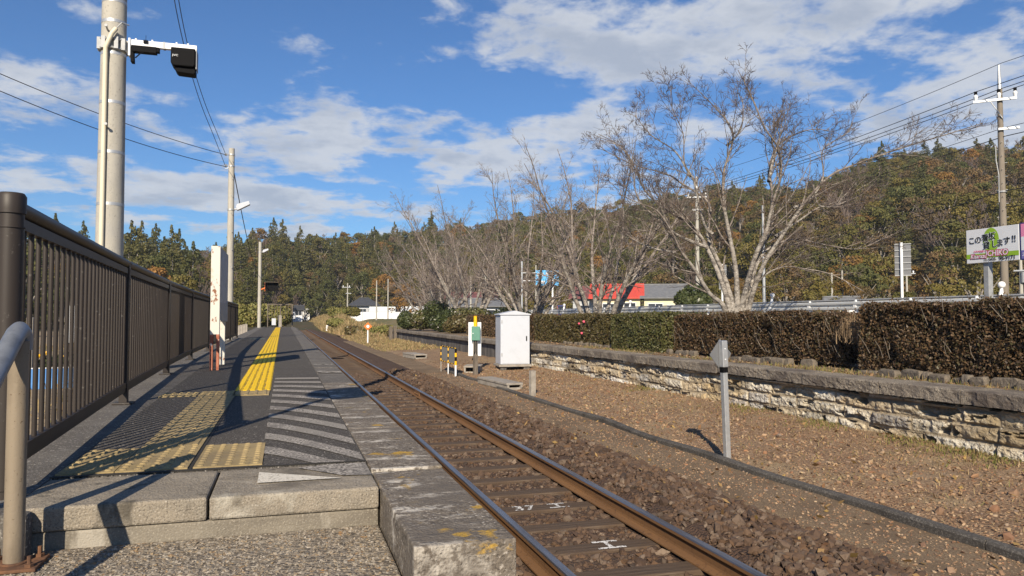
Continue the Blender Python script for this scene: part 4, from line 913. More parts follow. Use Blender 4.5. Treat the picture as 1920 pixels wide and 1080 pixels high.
b = MB(); b.box(-.040, .040, -.044, .036, 1.142, 1.47, 0, tilt); up = b.build('post_cap', M['galv'], ap, bevel=.007)
b = MB()
for z in (1.24, 1.37): b.tube([(-.005, -.043, z), (-.005, -.05, z)], .007, 8, 0)
for v in range(len(b.v)): b.v[v] = tuple(tilt @ Vector(b.v[v]))
b.build('bolt', M['white_paint'], up)
b = MB(); b.prism([(-.165, 1.30), (0, 1.09), (.165, 1.30), (0, 1.49)], 'y', .038, .044, 0, tilt @ Matrix.Translation((-.01, 0, 0))); b.build('plate', M['sign_grey'], ap)
# end railing, box and posts at the platform end
er = empty('end_railing', (-1.25, 58.3, .9), 0, 'thin brown pipe railing across the far end of the platform', 'railing')
b = MB()
for x_ in (0, .9, 1.75): b.tube([(x_, 0, -1), (x_, 0, 1.85)], .04, 8)
b.build('post', M['wood_gray'], er)
b = MB(); b.tube([(-.05, 0, 1.85), (1.8, 0, 1.85)], .04, 8)
for x_ in np.linspace(.1, 1.65, 9): b.tube([(x_, 0, .7), (x_, 0, 1.83)], .016, 5)
b.build('bars', M['wood_gray'], er)
bx = empty('white_case', (-.78, 55.7, PZ), 0, 'small white case on legs at the far end of the platform', 'case')
b = MB(); b.box(-.14, .14, -.1, .1, .14, .62); b.build('case_body', M['white_box'], bx, bevel=.01)
for s in (-1, 1):
    b = MB(); b.box(s * .1 - .02, s * .1 + .02, -.05, .05, 0, .139); b.build('leg', M['black'], bx)
b = MB(); b.box(-.13, .13, -.1, .1, -.6, .95); o = b.build('concrete_post', M['trough'], bevel=.01); o.location = (-.38, 57.2, 1.0); tag(o, 'squat concrete post at the platform end behind the white case', 'post')
for i, y in enumerate((33.0, 36.2, 39.6, 43.0, 46.4, 49.8)):
    b = MB(); b.box(-.08, .08, -.08, .08, -.5, .62); o = b.build('fence_post', M['trough'], bevel=.012); o.location = (-2.15 - .012 * (y - 33), y, .75); tag(o, 'low pale concrete post in the row beyond the brown fence', 'fence post', 'concrete posts along the platform bank')

# ================================================================ LEFT SIDE BEHIND THE FENCE
bs = empty('blue_panel', (-3.66, 13.8, .58), R(15), 'bright blue low panel lying upright behind the near fence bars', 'panel')
b = MB(); b.box(-.42, .42, -.03, .03, .02, .36); b.build('sheet', M['blue_sheet'], bs, bevel=.01)
b = MB(); b.box(-.43, .43, -.036, -.031, .35, .37); b.build('rim', M['board_white'], bs)
ws = empty('white_sheet', (-3.75, 16.0, .56), R(13), 'narrow white board standing behind the near fence bars', 'board')
b = MB(); b.box(-.19, .19, -.03, .03, .72, 1.42); b.build('panel', M['white_wall'], ws)
for s in (-.15, .15):
    b = MB(); b.box(s - .03, s + .03, .031, .08, 0, 1.5); b.build('leg', M['wood_gray'], ws)
for (x_, y_, h_) in ((-4.02, 14.1, 1.2), (-4.22, 14.2, 1.05), (-3.3, 14.6, .7)):
    b = MB(); b.box(-.05, .05, -.05, .05, 0, h_); o = b.build('stake', M['wood_gray'] if h_ < 1.1 else M['trough'], bevel=.01); o.location = (x_, y_, .56)
    tag(o, {1.2: 'tall pale stake behind the near fence bars, left of the blue panel', 1.05: 'weathered grey stake at the far left behind the fence bars', .7: 'short weathered stake right of the blue panel'}[h_], 'stake')

# ================================================================ ROADSIDE: GUARDRAIL, SIGNS, POLES
M['rail_white'] = mat('rail_white', (.58, .60, .61), [(4, .45, .7, (.48, .50, .51), 5, (1, .3, 1))], .45, metal=.1)
gr = empty('guardrail', (16.0, 0, 1.5), 0, 'white and galvanised steel guardrail along the raised road', 'guardrail')
def gz(y): return .0
b = MB(); pr = [(-.02, .42), (.03, .44), (.035, .50), (-.03, .54), (-.035, .60), (.03, .64), (.035, .70), (-.02, .74)]
prf = [(-.06, .48), (-.09, .50), (-.09, .555), (-.035, .59), (-.035, .62), (-.09, .655), (-.09, .71), (-.06, .73), (-.05, .72), (-.078, .70), (-.078, .66), (-.02, .625), (-.02, .585), (-.078, .55), (-.078, .505), (-.05, .49)]
ysg = list(np.arange(4, 60, 4.)); 
for a, c in zip(ysg[:-1], ysg[1:]): b.prism(prf, 'y', a, c)
b.build('beam', M['rail_white'], gr)
b = MB(); b.tube([(.0, 4, .77), (.0, 56, .77)], .03, 10); b.tube([(0, 4, .30), (0, 56, .30)], .024, 8); b.build('pipe', M['galv_dull'], gr, smooth=True)
for i, y in enumerate(np.arange(6, 57, 2.)):
    b = MB(); b.tube([(0, y, -.3), (0, y, .78)], .055, 12); b.box(-.075, -.03, y - .055, y + .055, .50, .72); b.build('post', M['white_paint'], gr, smooth=True)
rr = random.Random(5)
for i, y in enumerate((13.35, 21.95, 33.0, 42.0)):
    dl = empty('delineator', (16.0, y + .02, 2.28), 0, ['white round headed delineator on the guardrail nearest the billboard', 'white round headed delineator on the guardrail right of the large bare tree', 'white round headed delineator behind the large bare tree', 'white delineator far along the guardrail near the red roof'][i], 'delineator')
    b = MB(); b.tube([(0, 0, 0), (0, 0, .05), (.02, 0, .16)], [.06, .05, .03], 10); b.build('stem', M['white_paint'], dl, smooth=True)
    b = MB(); b.ball((.02, 0, .24), .085, 12); b.build('head', M['white_paint'], dl, smooth=True)
# billboard, faces the track
def board_text(body, size, mt, par, y, z, bold=0., sx=1., x=-.012, shear=0.):
    # local: board lies in the yz plane facing -x, reading direction is -y
    Mx = Matrix(((0, 0, -1, x), (-1, 0, 0, y), (0, 1, 0, z), (0, 0, 0, 1)))
    return text_mesh('lettering', body, size, M[mt], par, Mx @ Matrix.Scale(sx, 4, (1, 0, 0)), bold=bold, shear=shear)
BX = 14.5
bb = empty('billboard', (BX, 12.32, 1.45), 0, 'white roadside billboard with black Japanese lettering over a green disc', 'billboard')
# world spans y 11.67 (right) .. 12.92 (left), z 2.95 .. 3.69
b = MB(); b.box(0, .05, -.635, .61, 1.50, 2.24); pn = b.build('panel', M['board_white'], bb, bevel=.006)
for yv in (.19,):
    b = MB(); b.box(.055, .18, yv - .06, yv + .06, -1.2, 1.9); b.build('post', M['galv_dull'], bb, bevel=.006)
b = MB(); n = 40; cy, cz, rr_ = .0, 1.965, .272
vs = [(-.006, cy + .19 * math.cos(2 * math.pi * i / n), min(cz + rr_ * math.sin(2 * math.pi * i / n), 2.237)) for i in range(n)]; b.add(vs, [tuple(range(n))[::-1]]); b.build('disc', M['sign_green'], pn)
b = MB(); b.add([(-.005, .608, 1.60), (-.005, -.633, 1.60), (-.005, -.633, 1.70), (-.005, .608, 1.70)], [(0, 1, 2, 3)]); b.build('stripe', M['sign_green'], pn)
T = board_text
for ch, y_, z_ in (('こ', .46, 1.99), ('の', .305, 1.995), ('看', .13, 2.02), ('板', -.03, 2.045), ('貸', .105, 1.85), ('し', -.085, 1.87), ('ま', -.215, 1.885), ('す', -.375, 1.915), ('!!', -.535, 1.945)):
    T(ch, .172 if ch != '!!' else .19, 'board_white', pn, y_, z_, .009, 1., -.0085)
    T(ch, .172 if ch != '!!' else .19, 'ink', pn, y_, z_, .0025, 1., -.012)
T('木更津商業イチコー', .05, 'sign_magenta', pn, .20, 1.742, .001, 1.)
for bd_, mt_, x_ in ((.016, 'ink', -.0085), (.012, 'sign_magenta', -.0115), (.002, 'board_white', -.0145)):
    T('Kisarazu', .125, mt_, pn, .305, 1.640, bd_, .92, x_, .12); T('ICHIKO', .165, mt_, pn, -.13, 1.682, bd_, .92, x_, .12)
T('TEL', .062, 'ink', pn, .135, 1.553, .001); T('0438-', .088, 'ink', pn, -.03, 1.556, .002, .95); T('98-9171', .122, 'ink', pn, -.37, 1.562, .003, .95)
b2 = empty('billboard', (BX, 11.0, 1.45), 0, 'pink and violet billboard cut off by the right edge of the view', 'billboard')
b = MB(); b.box(0, .05, -.65, .665, 1.49, 2.26); pn2 = b.build('panel', M['sign_blue_dark'], b2, bevel=.006)
def sheet(y0, y1, z0, z1, x, mt, par, name='patch'):
    b = MB(); b.add([(x, y1, z0), (x, y0, z0), (x, y0, z1), (x, y1, z1)], [(0, 1, 2, 3)]); return b.build(name, M[mt], par)
sheet(-.63, .635, 1.97, 2.235, -.004, 'sign_pink', pn2); sheet(-.63, .635, 1.69, 1.97, -.004, 'board_white', pn2); sheet(-.63, .635, 1.515, 1.69, -.004, 'sign_violet', pn2)
T('木', .12, 'board_white', pn2, .555, 1.60, .002, 1., -.008)
b = MB(); b.box(.055, .18, .42, .54, -1.2, 1.9); b.build('post', M['galv_dull'], b2, bevel=.006)
# road sign backs and posts
def sign_back(x, y, zt, hb, wb, label, rows=5, rz=0., lean=0.):
    s = empty('road_sign', (x, y, 1.5), rz, label, 'road sign'); H = zt - 1.5
    b = MB(); b.tube([(0, 0, -.2), (0, 0, H + .06)], .055, 12); b.build('post', M['white_paint'], s, smooth=True)
    b = MB(); b.box(-wb * .42, wb * .58, .10, .125, H - hb, H); p = b.build('plate', M['sign_grey'], s)
    b = MB()
    for i in range(rows + 1): z = H - hb + hb * i / rows; b.box(-wb * .42, wb * .60, .06, .099, z - .018, z + .018)
    b.build('brace', M['galv_dull'], p); return s
AZ = lambda x, y: math.atan2(x, y)
sign_back(24.3, 24.75, 4.80, 1.30, .60, 'back of a ribbed rectangular road sign on a tall white post left of the billboard', 5, -AZ(24.3, 24.75))
sign_back(23.8, 37.2, 4.75, 1.35, .42, 'back of a narrow ribbed road sign seen through the large bare tree', 5, -AZ(23.8, 37.2))
lp = empty('light_post', (17.0, 23.8, 1.5), 0, 'plain pale steel post standing before the hill right of the large bare tree', 'post')
b = MB(); b.tube([(0, 0, -.1), (0, 0, 2.2), (0, 0, 4.4)], [.062, .055, .045], 14); b.build('post_shaft', M['galv'], lp, smooth=True)
b = MB(); b.tube([(0, 0, 4.4), (0, 0, 4.44)], .05, 12); b.build('cap', M['galv_dull'], lp)
bsn = empty('direction_sign', (23.6, 66.5, 1.5), R(-20), 'blue direction sign over the road, seen through the bare trees', 'road sign')
b = MB(); b.tube([(-2.35, .1, -.2), (-2.35, .1, 5.6)], .10, 12); b.build('post', M['galv'], bsn, smooth=True)
b = MB(); b.tube([(.55, .1, -.2), (.55, .1, 4.2)], .09, 10); b.build('post', M['white_paint'], bsn, smooth=True)
b = MB(); b.tube([(-2.35, .1, 4.5), (1.2, .1, 4.5)], .05, 8); b.tube([(-2.35, .1, 3.75), (1.2, .1, 3.75)], .05, 8); b.build('arm', M['galv'], bsn)
b = MB(); b.box(-1.05, 1.12, -.02, .02, 3.30, 4.75); b.build('panel', M['blue_sign'], bsn)
b = MB()
for (xa, xb, za, zb) in ((-.9, -.3, 4.2, 4.5), (-.1, .5, 4.3, 4.55), (-.8, -.2, 3.5, 3.75), (.3, .8, 3.65, 3.85)): b.box(xa, xb, -.026, -.021, za, zb)
b.build('panel_marks', M['board_white'], bsn)

def utility_pole(x, y, z0, h, r0, label, arms=(), group=None, cap=True, mt='concrete_pole', rz=0.):
    p = empty('utility_pole', (x, y, z0), rz, label, 'utility pole', group)
    b = MB(); b.tube([(0, 0, -.3), (0, 0, h)], [r0, r0 * .62], 16); b.build('pole_shaft', M[mt], p, smooth=True)
    if cap: b = MB(); b.tube([(0, 0, h), (0, 0, h + 1.0)], [r0 * .55, .04], 10); b.build('top_spike', M['galv'], p)
    for (z, xa, xb, ins) in arms:
        b = MB(); b.box(xa, xb, -r0 * .8 - .08, -r0 * .8, z - .045, z + .045); a = b.build('crossarm', M['galv'], p)
        for xi in ins:
            b = MB(); b.tube([(xi, -r0 * .8 - .04, z + .05), (xi, -r0 * .8 - .04, z + .22), (xi, -r0 * .8 - .04, z + .30)], [.05, .085, .03], 10); b.build('insulator', M['white_paint'], a, smooth=True)
            b = MB(); b.tube([(xi, -r0 * .8 - .04, z + .30), (xi, -r0 * .8 - .04, z + .42)], .06, 8); b.build('insulator_cap', M['black'], a)
    return p
bp = utility_pole(27.6, 22.9, 1.5, 9.5, .155, 'tall utility pole with crossarms rising behind the billboard', [(9.05, -.95, .55, (-.85, -.05, .5)), (7.85, -.1, .62, ())], mt='pole_brown', rz=R(-42))
b = MB(); b.tube([(-.35, -.2, 9.0), (.05, -.16, 8.3)], .02, 6); b.build('arm_brace', M['galv'], bp)
b = MB()
for z in np.arange(3.2, 8, .55): b.tube([(-.14 - .06, 0, z), (.14 + .06, 0, z)], .012, 5); b.tube([(0, -.14 - .07, z + .27), (0, -.1, z + .27)], .012, 5)
b.build('step_bolt', M['galv_dull'], bp)
b = MB(); b.box(-.27, -.20, -.12, -.02, .5, .95); b.tube([(-.185, -.02, 7.2), (-.19, -.06, 6.6), (-.12, -.14, 6.0), (-.13, -.13, 4.9)], .018, 6); b.tube([(0, 0, 5.3), (0, 0, 5.36)], .165, 16); b.build('cable', M['galv_dull'], bp)
up2 = utility_pole(27.9, 46.7, 1.5, 9.3, .17, 'utility pole seen through the branches of the large bare tree', [(8.8, -.7, .7, (-.6, 0, .6)), (7.9, -.3, .4, ())], rz=R(-31))
def wp(px, z): a = R(-42); return (27.6 + px * math.cos(a) - (-.19) * math.sin(a), 22.9 + px * math.sin(a) + (-.19) * math.cos(a), 1.5 + z)
lb = ['nearest the track', 'in the middle', 'farthest from the track']
for i, (pa, qx) in enumerate(((-.85, -.6), (-.05, 0), (.5, .6))):
    A_ = Vector(wp(pa, 9.46)); a2 = R(-31); B_ = Vector((27.9 + qx * math.cos(a2), 46.7 + qx * math.sin(a2), 1.5 + 9.2)); C_ = A_ + (A_ - B_) * .95; C_.z = A_.z + 1.0
    wire(A_, B_, .25, .016, 'upper power line left of the tall utility pole, ' + lb[i]); wire(A_, C_, .25, .016, 'upper power line right of the tall utility pole, ' + lb[i])
for i, (z, lab) in enumerate(((10.55, 'topmost thin wire at the spike'), (7.9, 'thin wire at the lower crossarm'), (7.55, 'thick cable below the lower crossarm'), (5.35, 'low communication cable'), (4.7, 'lowest communication cable'))):
    A_ = Vector((27.6, 22.75, 1.5 + z)); B_ = Vector((27.9, 46.6, 1.5 + z - .3 - (i > 2) * .8)); C_ = A_ + (A_ - B_) * .95; C_.z = A_.z + .6
    wire(A_, B_, .3 + .15 * (i > 2), .012 + .006 * (i > 1), lab + ' left of the tall utility pole'); wire(A_, C_, .3, .012 + .006 * (i > 1), lab + ' right of the tall utility pole')
FP = [  # far poles: x, y, base z, height, label, arms
    (47.0, 37.8, 1.5, 5.6, 'distant utility pole with a transformer left of the billboard post', [(4.4, -.7, .7, (-.5, .5)), (3.4, -.4, 1.5, (.9, 1.2))]),
    (60.0, 60.5, 1.5, 5.2, 'distant utility pole with a crossarm right of the small white house', [(4.7, -.8, .8, (-.6, .6))]),
    (53.0, 61.5, 1.5, 5.0, 'thin distant pole right beside the roof of the small white house', []),
    (50.5, 60.0, 1.5, 4.6, 'thin distant pole left of the small white house ridge', []),
    (9.8, 126, 1.2, 6.3, 'distant utility pole with fittings before the left wooded hill', [(5.6, -.9, .5, (-.7, .3)), (4.6, -.3, .6, ())]),
    (14.1, 122, 1.2, 6.6, 'thin distant pole before the dark roofed house, left one of the pair', []),
    (16.2, 124, 1.2, 7.0, 'thin distant pole right of the dark roofed house, right one of the pair', []),
    (26.5, 100, 1.5, 6.8, 'distant pole behind the bare trees left of the white cabinet', [(6.0, -.6, .6, (-.4, .4))]),
    (31.5, 93, 1.5, 7.2, 'distant pole between the bare trees left of the red roof', []),
    (20.5, 84, 1.5, 5.0, 'slim pale post behind the low grey roof among the bare trees', [])]
for (x, y, z0, h, lab, arms) in FP: utility_pole(x, y, z0, h, .13, lab, arms, None, False, rz=-AZ(x, y))
b = MB(); b.tube([(.16, -.1, 2.6), (.16, -.1, 3.3)], .18, 12); tr = b.build('transformer', M['galv_dull'], [o for o in COL.objects if o.get('label', '').startswith('distant utility pole with a transformer')][0], smooth=True)
tree_post = MB(); tree_post.tube([(0, 0, -.2), (0, 0, 6.2)], [.16, .12], 12)

# ================================================================ BUILDINGS AND CARS
def house(name, loc, rz, L, D, H, rh, wallm, roofm, label, wins=(), hip=False, over=.5, doors=(), rooms=None):
    h = empty(name, loc, rz, label, 'house' if name == 'house' else name.replace('_', ' '))
    b = MB(); b.box(-L / 2, L / 2, -D / 2, D / 2, -.5, H)
    if not hip:
        for s in (-1, 1): b.add([(s * L / 2, -D / 2, H), (s * L / 2, D / 2, H), (s * L / 2, 0, H + rh * .93)], [(0, 1, 2)])
    b.build('wall', M[wallm], h)
    b = MB(); o = over; t = .12; ri = L / 2 + o if not hip else L / 2 - D * .35
    E = [(-L / 2 - o, -D / 2 - o, H - .08), (L / 2 + o, -D / 2 - o, H - .08), (L / 2 + o, D / 2 + o, H - .08), (-L / 2 - o, D / 2 + o, H - .08)]; Rg = [(-ri, 0, H + rh), (ri, 0, H + rh)]
    up_ = lambda p: (p[0], p[1], p[2] + t)
    vs = E + Rg + [up_(p) for p in E + Rg]
    b.add(vs, [(6, 7, 11, 10), (8, 9, 10, 11), (7, 8, 11), (9, 6, 10), (0, 4, 5, 1), (2, 5, 4, 3), (1, 5, 2), (3, 4, 0), (0, 1, 7, 6), (1, 2, 8, 7), (2, 3, 9, 8), (3, 0, 6, 9)])
    b.tube([(-ri, 0, H + rh + t), (ri, 0, H + rh + t)], .12, 6); b.build('roof', M[roofm], h)
    for (x0, x1, z0, z1) in wins:
        b = MB(); b.box(x0, x1, -D / 2 - .05, -D / 2 - .002, z0, z1); w = b.build('window', M['board_white'], h)
        b = MB(); m = (x0 + x1) / 2; b.box(x0 + .07, m - .03, -D / 2 - .06, -D / 2 - .051, z0 + .07, z1 - .07); b.box(m + .03, x1 - .07, -D / 2 - .06, -D / 2 - .051, z0 + .07, z1 - .07); b.build('pane', M['glass'], w)
    for (x0, x1, z1) in doors:
        b = MB(); b.box(x0, x1, -D / 2 - .04, -D / 2 - .002, 0, z1); b.build('door', M['grey_wall'], h)
    return h
c = (39.5, 79.5); az0 = AZ(*c)
house('house', (37.4, 80.6, 1.5), -az0, 5.3, 6, 2.5, 1.55, 'cream_wall', 'red_tile', 'cream walled house with a bright red tile roof behind the trees', [(-1.6, .2, .9, 1.9), (.8, 2.2, .7, 2.0)])
house('house', (42.6, 78.0, 1.5), -az0, 5.4, 6, 2.5, 1.5, 'cream_wall', 'grey_tile', 'cream walled house with a grey ribbed roof, joined right of the red roof', [(-2.3, -.6, .6, 1.9), (-.2, 1.2, .9, 1.7), (1.4, 2.5, .9, 1.7)])
house('house', (35.6, 85.0, 1.5), -az0, 3.4, 5, 2.6, 1.3, 'grey_wall', 'maroon_tile', 'small house with a faded maroon roof half hidden left of the red roof', [(-1, .3, .8, 1.8)], doors=[(.6, 1.4, 1.9)])
house('house', (23.5, 93.0, 1.5), R(-14), 6.2, 5, 1.7, .9, 'grey_wall', 'grey_tile', 'low house with a long grey roof behind the round bushes', [(-2.2, -.4, .4, 1.3), (.6, 2.3, .4, 1.3)])
house('house', (25.5, 104.0, 1.5), R(-14), 6.6, 5, 2.9, .8, 'cream_wall', 'maroon_tile', 'low house with a dull red roof edge behind the long grey roof', [(-2.2, -.4, 1.5, 2.4), (.6, 2.3, 1.5, 2.4)])
house('house', (16.9, 170.0, 1.6), R(-6), 5.6, 5, 2.9, 1.6, 'grey_wall', 'dark_tile', 'dark hip roofed house behind the long white wall', [(-1.0, .5, .8, 2.2), (.9, 2.3, .8, 2.2)], hip=True, over=.8)
gw = house('greenhouse', (19.5, 158.0, 1.6), R(-8), 4.4, 4, 1.5, .75, 'white_roof', 'white_roof', 'pale greenhouse with a low white roof right of the dark hip roof', [(-1.4, .2, .3, 1.2)])
house('greenhouse', (26.2, 160.0, 1.6), R(-9), 4.0, 4, 1.7, .7, 'white_roof', 'white_roof', 'farther white roofed shed half hidden by the round bushes', [(-1.2, .2, .3, 1.2)])
house('house', (50.3, 58.5, 1.5), -AZ(50.3, 58.5), 2.7, 3, 1.35, .75, 'white_wall', 'grey_tile', 'small white house with a grey roof at the foot of the hill', [(-.7, .5, .5, 1.1)], over=.3)
house('house', (1.2, 186.0, 1.3), R(-1), 5.4, 5, 2.3, 1.0, 'white_wall', 'dark_tile', 'white building with a dark roof where the track disappears', [(-3.5, -1.8, 1, 2.2), (1, 2.6, 1, 2.2)])
house('house', (3.4, 196.0, 1.3), R(-2), 5, 5, 3.2, 1.5, 'white_wall', 'maroon_tile', 'house with a brownish red roof behind the white building down the line', [(-1.5, .2, 2, 3.4)], hip=True)
lw = empty('white_wall', (8.9, 140, 1.45), R(-4), 'long low white wall beyond the dry grass, left of the round bushes', 'wall')
b = MB(); b.box(-.5, 12.5, 0, .15, -.4, 1.35); b.build('wall_panel', M['white_wall'], lw)
b = MB(); b.box(-.55, 12.55, -.03, .18, 1.355, 1.42)
for x_ in np.arange(-.5, 12.6, 2.6): b.box(x_ - .05, x_ + .05, -.05, -.002, -.4, 1.35)
b.build('cap_strip', M['grey_wall'], lw)
vm = empty('vending_machine', (33.2, 88.0, 1.5), R(-20), 'dark blue vending machine left of the house with the red roof', 'vending machine')
b = MB(); b.box(-.5, .5, -.35, .35, 0, 1.85); b.build('machine_body', M['sign_blue_dark'], vm, bevel=.03)
b = MB(); b.box(-.42, .42, -.372, -.351, .8, 1.7); b.build('display', M['glass'], vm)
b = MB(); b.box(-.55, -.505, -.3, .3, .2, 1.7); b.build('side_panel', M['red_tile'], vm)
def van(loc, rz, label):
    v = empty('van', loc, rz, label, 'van')
    b = MB(); b.prism([(-1.75, .30), (1.70, .30), (1.75, .85), (1.45, 1.0), (1.05, 1.72), (.8, 1.82), (-1.6, 1.82), (-1.75, 1.6)], 'y', -.76, .76); b.build('body', M['white_box'], v, bevel=.08)
    b = MB(); b.prism([(1.40, 1.06), (1.06, 1.66), (1.045, 1.63), (1.37, 1.05)], 'y', -.66, .66, 0, Matrix.Translation((.035, 0, 0))); b.build('windscreen', M['glass'], v)
    for s in (-1, 1):
        for (xa, xb) in ((-1.6, -.75), (-.65, .15), (.25, .95)):
            b = MB(); b.box(xa, xb, s * .764 - .008, s * .764 + .008, 1.10, 1.66); b.build('side_window', M['glass'], v)
        for x_ in (-1.1, 1.15):
            b = MB(); b.tube([(x_, s * .58, .3), (x_, s * .79, .3)], .30, 16); w = b.build('wheel', M['tyre'], v, smooth=True)
            b = MB(); b.tube([(x_, s * .792, .3), (x_, s * .80, .3)], .17, 12); b.build('rim', M['galv'], w)
        b = MB(); b.box(1.70, 1.765, s * .6 - .12, s * .6 + .12, .66, .86); b.build('headlight', M['board_white'], v)
        b = MB(); b.box(.95, 1.08, s * .80 - .05, s * .80 + .06, 1.08, 1.22); b.build('wing_mirror', M['white_box'], v)
    b = MB(); b.box(-1.768, -1.752, -.62, .62, 1.12, 1.62); b.build('rear_window', M['glass'], v); return v
van((47.6, 123.3, 1.5), R(-21 + 180), 'white van with dark windows far off between the bare trees, above the olive hedge')
van((1.0, 176, 1.2), R(-75), 'tiny white van parked by the white building down the line')
# ================================================================ VEGETATION
def tubes_mesh(name, branches, material, sides=4, smooth=True):
    """branches: list of (points Nx3, radii N)"""
    Vs, Fs, base = [], [], 0
    ang = np.arange(sides) * 2 * np.pi / sides
    for P, Rd in branches:
        P = np.asarray(P, float); k = len(P); T = np.gradient(P, axis=0); T /= np.linalg.norm(T, axis=1)[:, None] + 1e-9
        ref = np.array([0, 0, 1.]) if abs(T[0, 2]) < .85 else np.array([1., 0, 0])
        A = np.cross(T, ref); A /= np.linalg.norm(A, axis=1)[:, None] + 1e-9; B = np.cross(T, A)
        V = P[:, None] + (A[:, None] * np.cos(ang)[None, :, None] + B[:, None] * np.sin(ang)[None, :, None]) * np.asarray(Rd)[:, None, None]
        Vs.append(V.reshape(-1, 3)); i = np.arange(k - 1)[:, None] * sides; j = np.arange(sides)[None]
        F = np.stack([i + j, i + (j + 1) % sides, i + sides + (j + 1) % sides, i + sides + j], -1).reshape(-1, 4) + base
        Fs.append(F); base += k * sides
    return np_mesh(name, np.concatenate(Vs), np.concatenate(Fs), material, smooth=smooth)
def rnd_perp(d, rg):
    v = rg.normal(size=3); v -= d * v.dot(d); return v / (np.linalg.norm(v) + 1e-9)
def branch(out, p, d, L, r, lvl, rg, spec):
    n, curl, up, kids, kl, kang, rend = spec[lvl]
    pts = [p]; dirs = [d]; st = L / n
    for i in range(n):
        d = d + rnd_perp(d, rg) * curl + np.array([0, 0, up]); d /= np.linalg.norm(d)
        p = p + d * st; pts.append(p); dirs.append(d)
    pts = np.array(pts); rad = r * (1 - (1 - rend) * np.linspace(0, 1, n + 1) ** .9)
    out.append((lvl, pts, rad))
    if lvl + 1 < len(spec):
        m = max(1, int(round(kids * rg.uniform(.75, 1.25))))
        for t in np.sort(rg.uniform(.18, 1., m)):
            f = t * n; i = min(int(f), n - 1); q = pts[i] + (pts[i + 1] - pts[i]) * (f - i); dd = dirs[i + 1]
            a = kang * rg.uniform(.7, 1.25); c = dd * math.cos(a) + rnd_perp(dd, rg) * math.sin(a) + .07 * (q - CTR) / (np.linalg.norm(q - CTR) + .3); c /= np.linalg.norm(c)
            branch(out, q, c, L * kl * rg.uniform(.6, 1.2) * (1.15 - .55 * t), max(.0055, np.interp(t, [0, 1], [rad[0], rad[-1]]) * .62), lvl + 1, rg, spec)
def spline(P, m=5):
    P = np.asarray(P, float); out = []
    for i in range(len(P) - 1):
        p0, p1, p2, p3 = P[max(i - 1, 0)], P[i], P[i + 1], P[min(i + 2, len(P) - 1)]
        for k in range(m):
            t = k / m; out.append(.5 * (2 * p1 + (p2 - p0) * t + (2 * p0 - 5 * p1 + 4 * p2 - p3) * t * t + (3 * p1 - p0 - 3 * p2 + p3) * t ** 3))
    return np.array(out + [P[-1]])
CTR = np.array([0, 0, 2.0])
def cherry(name, loc, rz, br, label, twig='twig'):
    t = empty(name, loc, rz, label, 'bare tree', 'bare cherry trees behind the hedges')
    lo, hi = [], []
    for l, p, r in br:
        if l == 0:
            k = max(2, int(len(p) * .42)); lo.append((p[:k + 1], r[:k + 1]))
            if len(p) - k > 2: hi.append((p[k:], r[k:]))
        elif l == 1: hi.append((p, r))
    link('trunk', tubes_mesh('trunk', lo, M['bark'], 10), t)
    link('limbs', tubes_mesh('limbs', hi, M['bark_upper'], 6), t)
    link('twigs', tubes_mesh('twigs', [(p, r) for l, p, r in br if l >= 2], M[twig], 3), t)
    return t
def dress(br, S, rad, n, lo, hi, t0, rg, spec):
    m = len(S)
    for t in t0 + (1 - t0) * np.sort(rg.random(n)):
        i = min(int(t * (m - 1)), m - 2); dd = S[i + 1] - S[i]; dd /= np.linalg.norm(dd); a = .62 * rg.uniform(.6, 1.4); q = S[i] - CTR; q /= np.linalg.norm(q)
        c = dd * math.cos(a) + rnd_perp(dd, rg) * math.sin(a) + .22 * q; c /= np.linalg.norm(c)
        branch(br, S[i], c, rg.uniform(lo, hi) * (1.15 - .6 * t), max(.0085, rad[i] * .5), 1, rg, spec)
